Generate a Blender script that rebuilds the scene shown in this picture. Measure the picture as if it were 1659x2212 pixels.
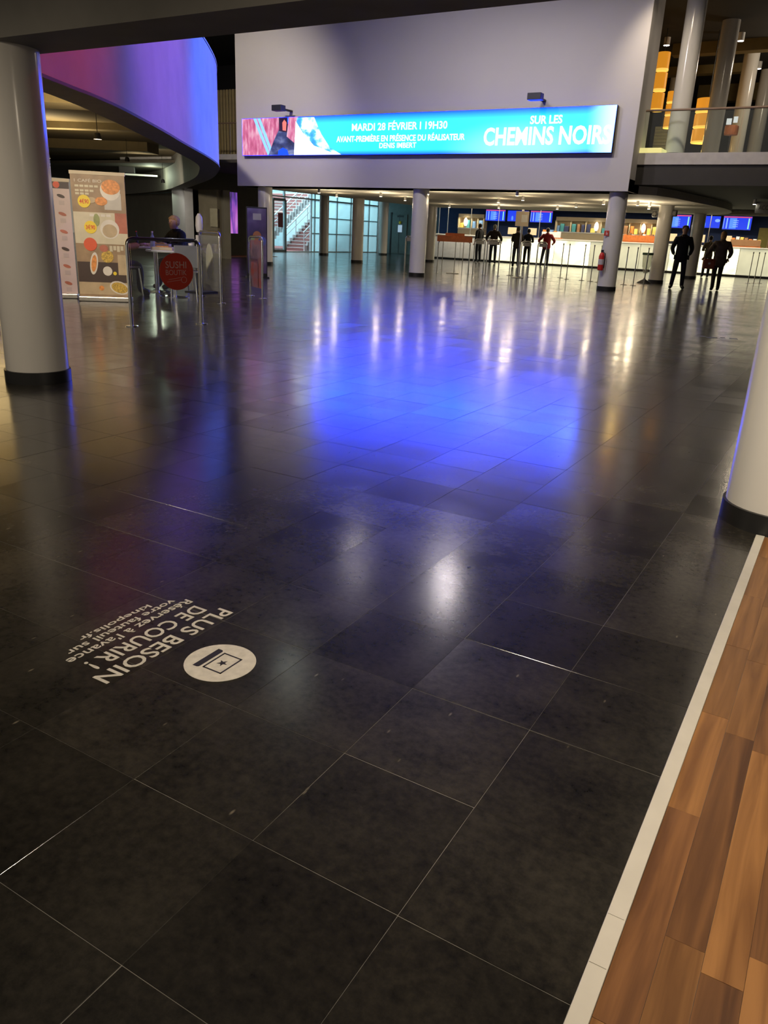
import bpy, bmesh, math, random
from mathutils import Vector, Matrix
random.seed(7)
S = bpy.context.scene
for o in list(bpy.data.objects): bpy.data.objects.remove(o)
COL = S.collection
PI = math.pi

# ------------------------------------------------------------------ camera
cam_d = bpy.data.cameras.new('camera'); cam = bpy.data.objects.new('camera', cam_d); COL.objects.link(cam)
# rows of R: camera right / down / forward in world axes
RT = Vector((0.86009984, 0.50826289, 0.04355564)); DN = Vector((0.20727097, -0.27017745, -0.94023555)); FW = Vector((-0.46611909, 0.81772427, -0.33772773))
CAM_Z = 1.12
m3 = Matrix((RT, -DN, -FW)).transposed()
cam.matrix_world = Matrix.Translation((0, 0, CAM_Z)) @ m3.to_4x4()
cam_d.sensor_fit = 'VERTICAL'; cam_d.sensor_height = 36.0; cam_d.lens = 1676.25 / 2212 * 36.0
cam_d.clip_start = 0.05; cam_d.clip_end = 300
S.camera = cam

# ------------------------------------------------------------------ world, exposure
w = bpy.data.worlds.new('world'); S.world = w; w.use_nodes = True
bg = w.node_tree.nodes['Background']; bg.inputs[0].default_value = (1.0, 0.90, 0.72, 1); bg.inputs[1].default_value = 0.22
S.view_settings.view_transform = 'Standard'; S.view_settings.look = 'None'
S.view_settings.gamma = 1.0; S.view_settings.use_curve_mapping = False; S.view_settings.exposure = 0.0

# ------------------------------------------------------------------ large lamps (each sits in a fixture built further down)
WARM = (1.0, 0.83, 0.62); NEUT = (1.0, 0.93, 0.86)
def aim(o, target):
    d = (Vector(target) - o.location).normalized(); o.rotation_euler = d.to_track_quat('-Z', 'Y').to_euler()
def spot(name, loc, target, power, color, angle=90, blend=0.6, radius=0.12):
    l = bpy.data.lights.new(name, 'SPOT'); l.energy = power; l.color = color; l.spot_size = math.radians(angle); l.spot_blend = blend; l.shadow_soft_size = radius
    o = bpy.data.objects.new(name, l); COL.objects.link(o); o.location = loc; aim(o, target); return o
# hall ceiling floodlights: (x, y, aim, power, colour, angle)
HALL = [(-9.46, 15.26, (-9.8, 19.5, 0.5), 470, (1.0, 0.90, 0.90), 150), (-6.95, 15.24, (-6.5, 18.5, 0.5), 520, (1.0, 0.90, 0.90), 150),
        (-14.6, 13.6, (-16.9, 20.2, 3.6), 1650, (1.0, 0.88, 0.74), 70), (-7.5, 9.97, (-5.6, 10.6, 0), 110, (0.95, 1.0, 0.85), 60),
        (-4.9, 18.9, (-4.3, 21.8, 3.2), 200, WARM, 90), (-2.25, 18.9, (-2.6, 21.5, 3.6), 260, WARM, 90), (0.5, 11.0, (-1.0, 12.0, 0), 500, WARM, 120)]
HALL_Z = 6.66
for i, (x, y, t, p, c, a) in enumerate(HALL): spot('hall_floodlight_beam', (x, y, HALL_Z - 0.1), t, p, c, a, 0.8, 0.14)
# coloured stage spots
STAGE = [((-5.2, 13.4, 6.3), (-11.3, 12.3, 2.9), 2100, (0.03, 0.14, 1.0), 46), ((-4.6, 11.4, 6.3), (-9.0, 8.9, 3.4), 1100, (0.30, 0.09, 0.80), 50),
         ((-3.6, 9.0, 6.3), (-6.5, 5.2, 3.2), 420, (1.0, 0.02, 0.09), 50)]
for loc, t, p, c, a in STAGE: spot('stage_spot_beam', loc, t, p, c, a, 0.9, 0.08)
# entrance ceiling downlights; the last one is added to brighten the right column
NEAR = [(1.15, 1.9, 2.40, (0.1, 2.5, 0), 140, WARM, 140), (-4.6, 0.9, 2.40, (-4.6, 2.0, 0.3), 110, WARM, 140), (-1.3, 0.5, 2.40, (-0.5, 3.0, 0.6), 150, WARM, 130), (-0.75, 1.7, 2.40, (-0.15, 3.5, 1.1), 130, (1.0, 0.88, 0.70), 56)]
# unseen spotlights added beyond the beam to brighten the banners and tables
FILL_SPOTS = [(-7.6, 4.1, 2.75, (-9.6, 8.2, 0.9), 260, (1.0, 0.80, 0.55), 60), (-7.05, 4.15, 2.75, (-9.3, 9.9, 0.6), 420, (1.0, 0.88, 0.74), 55)]
for x, y, z, t, p, c, a in FILL_SPOTS: spot('beam_spot_light', (x, y, z), t, p, c, a, 0.8, 0.05)
for x, y, z, t, p, c, a in NEAR: spot('downlight_beam', (x, y, z - 0.05), t, p, c, a, 0.8, 0.06)

# ------------------------------------------------------------------ materials
MATS = {}
def mat(name, col, rough=0.5, metal=0.0, vary=0.08, scale=6.0, bump=0.0, spec=0.5):
    if name in MATS: return MATS[name]
    m = bpy.data.materials.new(name); m.use_nodes = True; nt = m.node_tree; b = nt.nodes['Principled BSDF']
    b.inputs['Roughness'].default_value = rough; b.inputs['Metallic'].default_value = metal; b.inputs['Specular IOR Level'].default_value = spec
    tc = nt.nodes.new('ShaderNodeTexCoord'); n = nt.nodes.new('ShaderNodeTexNoise'); n.inputs['Scale'].default_value = scale; n.inputs['Detail'].default_value = 4
    nt.links.new(tc.outputs['Object'], n.inputs['Vector'])
    r = nt.nodes.new('ShaderNodeValToRGB'); c = Vector(col[:3])
    r.color_ramp.elements[0].position = 0.3; r.color_ramp.elements[1].position = 0.7
    r.color_ramp.elements[0].color = (*(c * (1 - vary)), 1); r.color_ramp.elements[1].color = (*[min(1, k) for k in c * (1 + vary)], 1)
    nt.links.new(n.outputs['Fac'], r.inputs[0]); nt.links.new(r.outputs[0], b.inputs['Base Color'])
    if bump:
        bp = nt.nodes.new('ShaderNodeBump'); bp.inputs['Strength'].default_value = bump; bp.inputs['Distance'].default_value = 0.01
        nt.links.new(n.outputs['Fac'], bp.inputs['Height']); nt.links.new(bp.outputs[0], b.inputs['Normal'])
    MATS[name] = m; return m
def emit(name, col, strength=1.0, base=None, vary=0.0, scale=3.0):
    if name in MATS: return MATS[name]
    m = bpy.data.materials.new(name); m.use_nodes = True; nt = m.node_tree; b = nt.nodes['Principled BSDF']
    b.inputs['Base Color'].default_value = (*(base or [min(1, k) * 0.3 for k in col[:3]]), 1); b.inputs['Roughness'].default_value = 0.35
    b.inputs['Emission Color'].default_value = (*col[:3], 1); b.inputs['Emission Strength'].default_value = strength
    if vary:
        tc = nt.nodes.new('ShaderNodeTexCoord'); n = nt.nodes.new('ShaderNodeTexNoise'); n.inputs['Scale'].default_value = scale
        nt.links.new(tc.outputs['Object'], n.inputs['Vector']); mr = nt.nodes.new('ShaderNodeMapRange')
        mr.inputs['From Min'].default_value = 0.3; mr.inputs['From Max'].default_value = 0.7
        mr.inputs['To Min'].default_value = strength * (1 - vary); mr.inputs['To Max'].default_value = strength * (1 + vary)
        nt.links.new(n.outputs['Fac'], mr.inputs[0]); nt.links.new(mr.outputs[0], b.inputs['Emission Strength'])
    MATS[name] = m; return m
def glass(name, col=(0.9, 0.95, 0.95), alpha=0.12, rough=0.03):
    if name in MATS: return MATS[name]
    m = bpy.data.materials.new(name); m.use_nodes = True; nt = m.node_tree
    for n in list(nt.nodes): nt.nodes.remove(n)
    out = nt.nodes.new('ShaderNodeOutputMaterial'); tr = nt.nodes.new('ShaderNodeBsdfTransparent'); tr.inputs[0].default_value = (*col, 1)
    gl = nt.nodes.new('ShaderNodeBsdfGlossy'); gl.inputs['Roughness'].default_value = rough
    df = nt.nodes.new('ShaderNodeBsdfTranslucent' if alpha > 0.5 else 'ShaderNodeBsdfDiffuse'); df.inputs[0].default_value = (*[c * 0.9 for c in col], 1)
    fr = nt.nodes.new('ShaderNodeFresnel'); fr.inputs[0].default_value = 1.3
    mx = nt.nodes.new('ShaderNodeMixShader'); mx2 = nt.nodes.new('ShaderNodeMixShader'); mx2.inputs[0].default_value = alpha
    gb = nt.nodes.new('ShaderNodeNewGeometry'); iv = nt.nodes.new('ShaderNodeMath'); iv.operation = 'SUBTRACT'; iv.inputs[0].default_value = 1.0; nt.links.new(gb.outputs['Backfacing'], iv.inputs[1])
    fm_ = nt.nodes.new('ShaderNodeMath'); fm_.operation = 'MULTIPLY'; nt.links.new(fr.outputs[0], fm_.inputs[0]); nt.links.new(iv.outputs[0], fm_.inputs[1])
    nt.links.new(fm_.outputs[0], mx.inputs[0]); nt.links.new(tr.outputs[0], mx.inputs[1]); nt.links.new(gl.outputs[0], mx.inputs[2])
    nt.links.new(mx.outputs[0], mx2.inputs[1]); nt.links.new(df.outputs[0], mx2.inputs[2]); nt.links.new(mx2.outputs[0], out.inputs[0])
    MATS[name] = m; return m

TILE = 0.3243; TX0 = -0.4655; TY0 = 0.931
def stone_material():
    m = bpy.data.materials.new('dark_polished_stone'); m.use_nodes = True; nt = m.node_tree; b = nt.nodes['Principled BSDF']; L = nt.links.new
    N = lambda t: nt.nodes.new(t)
    geo = N('ShaderNodeNewGeometry')
    mp = N('ShaderNodeMapping'); mp.inputs['Location'].default_value = (-TX0 / TILE, -TY0 / TILE, 0); mp.inputs['Scale'].default_value = (1 / TILE, 1 / TILE, 0)
    L(geo.outputs['Position'], mp.inputs[0])
    fl = N('ShaderNodeVectorMath'); fl.operation = 'FLOOR'; L(mp.outputs[0], fl.inputs[0])
    wn = N('ShaderNodeTexWhiteNoise'); wn.noise_dimensions = '3D'; L(fl.outputs[0], wn.inputs[0])
    cloud = N('ShaderNodeTexNoise'); cloud.inputs['Scale'].default_value = 5; cloud.inputs['Detail'].default_value = 6; L(geo.outputs['Position'], cloud.inputs['Vector'])
    fine = N('ShaderNodeTexNoise'); fine.inputs['Scale'].default_value = 42; fine.inputs['Detail'].default_value = 8; fine.inputs['Roughness'].default_value = 0.7; L(geo.outputs['Position'], fine.inputs['Vector'])
    stretch = N('ShaderNodeMapping'); stretch.inputs['Rotation'].default_value = (0, 0, 0.5); stretch.inputs['Scale'].default_value = (26, 9, 1); L(geo.outputs['Position'], stretch.inputs[0])
    vor = N('ShaderNodeTexVoronoi'); vor.inputs['Scale'].default_value = 1.0; L(stretch.outputs[0], vor.inputs['Vector'])
    flk = N('ShaderNodeMapRange'); flk.inputs['From Min'].default_value = 0.10; flk.inputs['From Max'].default_value = 0.03; L(vor.outputs['Distance'], flk.inputs[0])
    flm = N('ShaderNodeMath'); flm.operation = 'GREATER_THAN'; flm.inputs[1].default_value = 0.70; L(vor.outputs['Color'], flm.inputs[0])
    flx = N('ShaderNodeMath'); flx.operation = 'MULTIPLY'; L(flk.outputs[0], flx.inputs[0]); L(flm.outputs[0], flx.inputs[1])
    r = N('ShaderNodeValToRGB'); r.color_ramp.elements[0].position = 0.36; r.color_ramp.elements[0].color = (0.007, 0.0065, 0.005, 1)
    r.color_ramp.elements[1].position = 0.66; r.color_ramp.elements[1].color = (0.042, 0.037, 0.027, 1)
    mixn = N('ShaderNodeMath'); mixn.operation = 'MULTIPLY_ADD'; mixn.inputs[1].default_value = 0.6; L(fine.outputs['Fac'], mixn.inputs[0])
    half = N('ShaderNodeMath'); half.operation = 'MULTIPLY'; half.inputs[1].default_value = 0.4; L(cloud.outputs['Fac'], half.inputs[0]); L(half.outputs[0], mixn.inputs[2])
    L(mixn.outputs[0], r.inputs[0])
    tone = N('ShaderNodeMapRange'); tone.inputs['To Min'].default_value = 0.72; tone.inputs['To Max'].default_value = 1.3; L(wn.outputs['Value'], tone.inputs[0])
    mul = N('ShaderNodeVectorMath'); mul.operation = 'SCALE'; L(r.outputs[0], mul.inputs[0]); L(tone.outputs[0], mul.inputs['Scale'])
    mx = N('ShaderNodeMix'); mx.data_type = 'RGBA'; L(flx.outputs[0], mx.inputs['Factor']); L(mul.outputs[0], mx.inputs['A']); mx.inputs['B'].default_value = (0.16, 0.14, 0.10, 1)
    L(mx.outputs['Result'], b.inputs['Base Color'])
    # polish differs from tile to tile
    rr = N('ShaderNodeMapRange'); rr.inputs['To Min'].default_value = 0.145; rr.inputs['To Max'].default_value = 0.20; L(wn.outputs['Value'], rr.inputs[0])
    rn = N('ShaderNodeMath'); rn.operation = 'MULTIPLY_ADD'; rn.inputs[1].default_value = 0.10; L(cloud.outputs['Fac'], rn.inputs[0]); L(rr.outputs[0], rn.inputs[2])
    rs = N('ShaderNodeMath'); rs.operation = 'SUBTRACT'; rs.inputs[1].default_value = 0.05; L(rn.outputs[0], rs.inputs[0])
    L(rs.outputs[0], b.inputs['Roughness']); b.inputs['Specular IOR Level'].default_value = 0.65
    b.inputs['Coat Weight'].default_value = 0.32; b.inputs['Coat Roughness'].default_value = 0.40      # hazy wax over the polish
    bp = N('ShaderNodeBump'); bp.inputs['Strength'].default_value = 0.03; bp.inputs['Distance'].default_value = 0.004; L(fine.outputs['Fac'], bp.inputs['Height']); L(bp.outputs[0], b.inputs['Normal'])
    MATS['stone'] = m; return m
def wood_material(name, a, bcol):
    m = bpy.data.materials.new(name); m.use_nodes = True; nt = m.node_tree; b = nt.nodes['Principled BSDF']; L = nt.links.new
    tc = nt.nodes.new('ShaderNodeNewGeometry'); mp = nt.nodes.new('ShaderNodeMapping'); mp.inputs['Scale'].default_value = (38, 2.2, 1)
    oi = nt.nodes.new('ShaderNodeObjectInfo'); L(tc.outputs['Position'], mp.inputs[0])
    add = nt.nodes.new('ShaderNodeVectorMath'); add.operation = 'ADD'; sc = nt.nodes.new('ShaderNodeMath'); sc.operation = 'MULTIPLY'; sc.inputs[1].default_value = 50; L(oi.outputs['Random'], sc.inputs[0])
    L(mp.outputs[0], add.inputs[0]); L(sc.outputs[0], add.inputs[1])
    n = nt.nodes.new('ShaderNodeTexNoise'); n.inputs['Scale'].default_value = 1; n.inputs['Detail'].default_value = 5; n.inputs['Distortion'].default_value = 0.6; L(add.outputs[0], n.inputs['Vector'])
    r = nt.nodes.new('ShaderNodeValToRGB'); r.color_ramp.elements[0].position = 0.32; r.color_ramp.elements[0].color = (*a, 1); r.color_ramp.elements[1].position = 0.68; r.color_ramp.elements[1].color = (*bcol, 1); L(n.outputs['Fac'], r.inputs[0])
    t = nt.nodes.new('ShaderNodeMapRange'); t.inputs['To Min'].default_value = 0.8; t.inputs['To Max'].default_value = 1.2; L(oi.outputs['Random'], t.inputs[0])
    mu = nt.nodes.new('ShaderNodeVectorMath'); mu.operation = 'SCALE'; L(r.outputs[0], mu.inputs[0]); L(t.outputs[0], mu.inputs['Scale']); L(mu.outputs[0], b.inputs['Base Color'])
    b.inputs['Roughness'].default_value = 0.42; MATS[name] = m; return m
def banded(name, cols, axis=2, scale=1.0):
    """soft printed picture: noise pushed through a colour ramp"""
    m = bpy.data.materials.new(name); m.use_nodes = True; nt = m.node_tree; b = nt.nodes['Principled BSDF']; L = nt.links.new
    tc = nt.nodes.new('ShaderNodeTexCoord'); n = nt.nodes.new('ShaderNodeTexNoise'); n.inputs['Scale'].default_value = scale; n.inputs['Detail'].default_value = 3; L(tc.outputs['Object'], n.inputs['Vector'])
    r = nt.nodes.new('ShaderNodeValToRGB'); cr = r.color_ramp
    cr.elements[0].position = 0.3; cr.elements[0].color = (*cols[0], 1); cr.elements[1].position = 0.7; cr.elements[1].color = (*cols[-1], 1)
    for i, c in enumerate(cols[1:-1]):
        e = cr.elements.new(0.3 + 0.4 * (i + 1) / (len(cols) - 1)); e.color = (*c, 1)
    L(n.outputs['Fac'], r.inputs[0]); L(r.outputs[0], b.inputs['Base Color']); b.inputs['Roughness'].default_value = 0.5
    MATS[name] = m; return m
def banded_emit(name, cols, strength, scale, stretch=(1, 1, 1)):
    m = bpy.data.materials.new(name); m.use_nodes = True; nt = m.node_tree; b = nt.nodes['Principled BSDF']; L = nt.links.new
    tc = nt.nodes.new('ShaderNodeTexCoord'); mp = nt.nodes.new('ShaderNodeMapping'); mp.inputs['Scale'].default_value = stretch; L(tc.outputs['Object'], mp.inputs[0])
    n = nt.nodes.new('ShaderNodeTexNoise'); n.inputs['Scale'].default_value = scale; n.inputs['Detail'].default_value = 4; L(mp.outputs[0], n.inputs['Vector'])
    r = nt.nodes.new('ShaderNodeValToRGB'); cr = r.color_ramp
    cr.elements[0].position = 0.3; cr.elements[0].color = (*cols[0], 1); cr.elements[1].position = 0.7; cr.elements[1].color = (*cols[-1], 1)
    for i, c in enumerate(cols[1:-1]):
        e = cr.elements.new(0.3 + 0.4 * (i + 1) / (len(cols) - 1)); e.color = (*c, 1)
    L(n.outputs['Fac'], r.inputs[0]); L(r.outputs[0], b.inputs['Emission Color']); b.inputs['Emission Strength'].default_value = strength
    b.inputs['Base Color'].default_value = (0.02, 0.02, 0.02, 1); b.inputs['Roughness'].default_value = 0.4
    MATS[name] = m; return m

STONE = stone_material()
GROUT = mat('pale_grout', (0.26, 0.25, 0.23), 0.7, vary=0.75, scale=2.2)
WALLW = mat('white_wall_paint', (0.60, 0.575, 0.56), 0.7, vary=0.02, scale=0.8, bump=0.02)
SOFF = mat('warm_white_soffit', (0.88, 0.82, 0.68), 0.7, vary=0.03, scale=1)
COLW = mat('white_column_paint', (0.68, 0.66, 0.62), 0.17, vary=0.02, scale=2)
PLINTH = mat('black_column_plinth', (0.015, 0.015, 0.015), 0.35)
DARKCEIL = mat('black_ceiling_paint', (0.012, 0.011, 0.008), 0.9, vary=0.2, scale=2)
DARKBEAM = mat('dark_grey_beam', (0.22, 0.21, 0.19), 0.8, vary=0.1, scale=3)
DGREY = mat('dark_grey_wall', (0.15, 0.138, 0.112), 0.8, vary=0.1, scale=1.5)
MGREY = mat('mid_grey_wall', (0.30, 0.30, 0.31), 0.7, vary=0.04)
BLACK = mat('black_plastic', (0.012, 0.012, 0.014), 0.45)
CHROME = mat('chrome', (0.78, 0.78, 0.78), 0.16, 1.0, vary=0.03)
STEEL = mat('brushed_steel', (0.55, 0.52, 0.46), 0.32, 1.0, vary=0.08, scale=30)
WHITE = mat('white_laminate', (0.78, 0.78, 0.76), 0.4, vary=0.02)
STICK = mat('worn_white_vinyl', (0.60, 0.57, 0.49), 0.6, vary=0.12, scale=40)
BLUEW = mat('blue_back_wall', (0.018, 0.055, 0.22), 0.6, vary=0.1)
RED = mat('red_paint', (0.55, 0.02, 0.015), 0.4)
REDSIGN = mat('red_sign_vinyl', (0.55, 0.045, 0.02), 0.45, vary=0.03)
ORANGE = mat('orange_laminate', (0.65, 0.19, 0.05), 0.45, vary=0.15, scale=9)
YELLOW = mat('yellow_vinyl', (0.85, 0.62, 0.03), 0.5, vary=0.03)
CREAM = mat('cream_panel', (0.62, 0.52, 0.36), 0.6, vary=0.04)

# ------------------------------------------------------------------ mesh helpers
class MB:
    """collects shapes; build() makes ONE mesh object"""
    def __init__(s): s.v = []; s.f = []; s.mi = []; s.cur = 0
    def face(s, idx): s.f.append(tuple(idx)); s.mi.append(s.cur)
    def box(s, x0, y0, z0, x1, y1, z1, M=None):
        n = len(s.v); P = [(x0, y0, z0), (x1, y0, z0), (x1, y1, z0), (x0, y1, z0), (x0, y0, z1), (x1, y0, z1), (x1, y1, z1), (x0, y1, z1)]
        s.v += [tuple(M @ Vector(p)) if M else p for p in P]
        for q in ((3, 2, 1, 0), (4, 5, 6, 7), (0, 1, 5, 4), (1, 2, 6, 5), (2, 3, 7, 6), (3, 0, 4, 7)): s.face([n + i for i in q])
        return s
    def lathe(s, prof, seg=24, c=(0, 0, 0), M=None, cap=True):
        n = len(s.v); k = len(prof)
        for i in range(seg):
            a = 2 * PI * i / seg
            for r, z in prof:
                p = Vector((c[0] + r * math.cos(a), c[1] + r * math.sin(a), c[2] + z)); s.v.append(tuple(M @ p) if M else tuple(p))
        for i in range(seg):
            j = (i + 1) % seg
            for q in range(k - 1): s.face((n + i * k + q, n + j * k + q, n + j * k + q + 1, n + i * k + q + 1))
        if cap:
            s.face([n + i * k for i in range(seg)][::-1]); s.face([n + i * k + k - 1 for i in range(seg)])
        return s
    def cyl(s, c, r, z0, z1, seg=24, r2=None): return s.lathe([(r, z0), (r if r2 is None else r2, z1)], seg, (c[0], c[1], 0))
    def tube(s, pts, r, seg=8, closed=False):
        pts = [Vector(p) for p in pts]; n0 = len(s.v); prev = None; N = len(pts)
        for i, p in enumerate(pts):
            if closed: d = (pts[(i + 1) % N] - pts[i - 1]).normalized()
            else: d = (pts[min(i + 1, N - 1)] - pts[max(i - 1, 0)]).normalized()
            if prev is None:
                up = Vector((0, 0, 1)) if abs(d.z) < 0.9 else Vector((1, 0, 0)); u = d.cross(up).normalized()
            else: u = (prev - d * prev.dot(d)).normalized()
            prev = u; w_ = d.cross(u)
            rr = r[i] if isinstance(r, (list, tuple)) else r
            for k in range(seg):
                a = 2 * PI * k / seg; s.v.append(tuple(p + (u * math.cos(a) + w_ * math.sin(a)) * rr))
        for i in range(N if closed else N - 1):
            j = (i + 1) % N
            for k in range(seg):
                l = (k + 1) % seg; s.face((n0 + i * seg + k, n0 + i * seg + l, n0 + j * seg + l, n0 + j * seg + k))
        if not closed:
            s.face([n0 + k for k in range(seg)][::-1]); s.face([n0 + (N - 1) * seg + k for k in range(seg)])
        return s
    def prism(s, poly, z0, z1, M=None):
        """polygon in xy extruded in z"""
        n = len(s.v); k = len(poly)
        for z in (z0, z1):
            for x, y in poly: s.v.append(tuple(M @ Vector((x, y, z))) if M else (x, y, z))
        s.face([n + i for i in range(k)][::-1]); s.face([n + k + i for i in range(k)])
        for i in range(k):
            j = (i + 1) % k; s.face((n + i, n + j, n + k + j, n + k + i))
        return s
    def sphere(s, c, r, seg=14, rings=8, sc=(1, 1, 1), M=None):
        n = len(s.v)
        for i in range(rings + 1):
            t = PI * i / rings
            for k in range(seg):
                a = 2 * PI * k / seg; p = Vector((c[0] + r * sc[0] * math.sin(t) * math.cos(a), c[1] + r * sc[1] * math.sin(t) * math.sin(a), c[2] - r * sc[2] * math.cos(t)))
                s.v.append(tuple(M @ p) if M else tuple(p))
        for i in range(rings):
            for k in range(seg):
                l = (k + 1) % seg; s.face((n + i * seg + k, n + i * seg + l, n + (i + 1) * seg + l, n + (i + 1) * seg + k))
        return s
    def strip(s, rows):
        """grid of points: rows of equal length, joined by quads"""
        n = len(s.v); k = len(rows[0])
        for r in rows: s.v += [tuple(p) for p in r]
        for i in range(len(rows) - 1):
            for j in range(k - 1): s.face((n + i * k + j, n + i * k + j + 1, n + (i + 1) * k + j + 1, n + (i + 1) * k + j))
        return s
    def mesh(s, name):
        me = bpy.data.meshes.new(name); me.from_pydata(s.v, [], s.f); me.update(); return me
    def build(s, name, m, parent=None, smooth=False, bevel=0, loc=None, rz=None):
        me = s.mesh(name); ms = m if isinstance(m, (list, tuple)) else [m]
        for q in ms: me.materials.append(q)
        if len(ms) > 1: me.polygons.foreach_set('material_index', s.mi)
        bm = bmesh.new(); bm.from_mesh(me); bmesh.ops.recalc_face_normals(bm, faces=bm.faces); bm.to_mesh(me); bm.free()
        o = bpy.data.objects.new(name, me); COL.objects.link(o)
        if smooth:
            me.polygons.foreach_set('use_smooth', [True] * len(me.polygons)); me.set_sharp_from_angle(angle=math.radians(38))
        if bevel:
            b = o.modifiers.new('bevel', 'BEVEL'); b.width = bevel; b.segments = 2; b.limit_method = 'ANGLE'
        if parent: o.parent = parent
        if loc: o.location = loc
        if rz is not None: o.rotation_euler = (0, 0, rz)
        return o
def empty(name, loc=(0, 0, 0), rz=0):
    o = bpy.data.objects.new(name, None); o.empty_display_size = 0.1; COL.objects.link(o); o.location = loc; o.rotation_euler = (0, 0, rz); return o
def tag(o, label, cat, group=None):
    o['label'] = label; o['category'] = cat
    if group: o['group'] = group
    return o
def struct(o, label=None, cat=None):
    o['kind'] = 'structure'
    if label: o['label'] = label
    if cat: o['category'] = cat
    return o
def dup(root, loc=None, rz=None, label=None):
    def cp(o, par):
        c = o.copy(); COL.objects.link(c); c.parent = par
        for ch in list(o.children): cp(ch, c)
        return c
    r = cp(root, root.parent)
    if loc: r.location = loc
    if rz is not None: r.rotation_euler = (0, 0, rz)
    if label: r['label'] = label
    return r
def text_obj(name, body, m, M, width=None, height=None, depth=0.002, bold=0.0, parent=None, align='CENTER', squeeze=1.0):
    """flat lettering: built in the local xy plane, scaled to width/height, placed by matrix M"""
    cu = bpy.data.curves.new(name, 'FONT'); cu.body = body; cu.size = 1; cu.align_x = align; cu.offset = bold; cu.extrude = 0.01; cu.resolution_u = 3
    t = bpy.data.objects.new(name + '_tmp', cu); COL.objects.link(t); bpy.context.view_layer.update()
    me = bpy.data.meshes.new_from_object(t.evaluated_get(bpy.context.evaluated_depsgraph_get())); bpy.data.objects.remove(t); bpy.data.curves.remove(cu)
    xs = [v.co.x for v in me.vertices]; ys = [v.co.y for v in me.vertices]
    sx = width / (max(xs) - min(xs)) if width else None; sy = height / (max(ys) - min(ys)) if height else None
    sx = sx or sy * squeeze; sy = sy or sx
    x0 = {'CENTER': (max(xs) + min(xs)) / 2, 'LEFT': min(xs), 'RIGHT': max(xs)}[align]; y0 = (max(ys) + min(ys)) / 2
    for v in me.vertices: v.co = M @ Vector(((v.co.x - x0) * sx, (v.co.y - y0) * sy, (v.co.z + 0.01) / 0.02 * depth))
    me.materials.clear(); me.materials.append(m); me.name = name
    o = bpy.data.objects.new(name, me); COL.objects.link(o)
    if parent: o.parent = parent
    return o
def text_words(name, body, m, M, width, height, depth, bold, parent):
    """one object per word, spaced as in the whole line"""
    o = text_obj(name, body, m, M, width, height, depth, bold, parent); words = body.split(); me = o.data
    par = list(range(len(me.vertices)))
    def find(a):
        while par[a] != a: par[a] = par[par[a]]; a = par[a]
        return a
    for e in me.edges: par[find(e.vertices[0])] = find(e.vertices[1])
    Mi = M.inverted(); isl = {}
    for v in me.vertices: isl.setdefault(find(v.index), []).append((Mi @ v.co).x)
    iv = sorted((min(x), max(x), r) for r, x in isl.items()); gaps = []; hi = iv[0][1]
    for a, b, r in iv[1:]:
        gaps.append((a - hi, (a + hi) / 2)); hi = max(hi, b)
    cuts = sorted(c for g, c in sorted(gaps, reverse=True)[:len(words) - 1])
    grp = {r: sum((a + b) / 2 > c for c in cuts) for a, b, r in iv}
    for k in range(1, len(words)):
        q = o.copy(); q.data = me.copy(); COL.objects.link(q); q.name = name
        bm = bmesh.new(); bm.from_mesh(q.data); bm.verts.ensure_lookup_table(); bmesh.ops.delete(bm, geom=[v for v in bm.verts if grp[find(v.index)] != k], context='VERTS'); bm.to_mesh(q.data); bm.free()
    if len(words) > 1:
        bm = bmesh.new(); bm.from_mesh(me); bm.verts.ensure_lookup_table(); bmesh.ops.delete(bm, geom=[v for v in bm.verts if grp[find(v.index)] != 0], context='VERTS'); bm.to_mesh(me); bm.free()
def wallM(x, y, z):
    """text plane standing upright, facing -Y, at a point"""
    return Matrix(((1, 0, 0, x), (0, 0, -1, y), (0, 1, 0, z), (0, 0, 0, 1)))
def uprightM(p, d):
    """upright plane through p with reading direction d (horizontal)"""
    d = Vector((d[0], d[1], 0)).normalized(); n = Vector((d.y, -d.x, 0))
    return Matrix(((d.x, 0, n.x, p[0]), (d.y, 0, n.y, p[1]), (0, 1, 0, p[2]), (0, 0, 0, 1)))

# ================================================================== THE SETTING
# ---- stone floor
fl = struct(MB().box(-60, -4, -0.06, 14, 60, -0.0012).build('floor', GROUT), 'dark polished stone floor of square tiles', 'floor')
cells = []
XR = -0.1585
import mathutils
def project(x, y):
    p = Vector((x, y, -CAM_Z)); z = p.dot(FW)
    if z < 0.2: return None
    return (829.5 + 1676.25 * p.dot(RT) / z, 1106 + 1676.25 * p.dot(DN) / z)
tm = {}
for i in range(-28, 1):
    for j in range(-6, 40):
        x0 = TX0 + TILE * i; x1 = min(x0 + TILE, XR + 0.004); y0 = TY0 + TILE * j; y1 = y0 + TILE
        q = [project(a, b) for a, b in ((x0, y0), (x1, y0), (x1, y1), (x0, y1))]
        if any(k is None for k in q): ar = -1
        else:
            ar = abs(sum(q[k][0] * q[(k + 1) % 4][1] - q[(k + 1) % 4][0] * q[k][1] for k in range(4))) / 2
            cxm = sum(k[0] for k in q) / 4; cym = sum(k[1] for k in q) / 4
            if max(k[0] for k in q) < 0 or min(k[0] for k in q) > 1659 or min(k[1] for k in q) > 2212: ar = -1
        cells.append((ar, i, j, x0, y0, x1, y1))
cells.sort(reverse=True)
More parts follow.
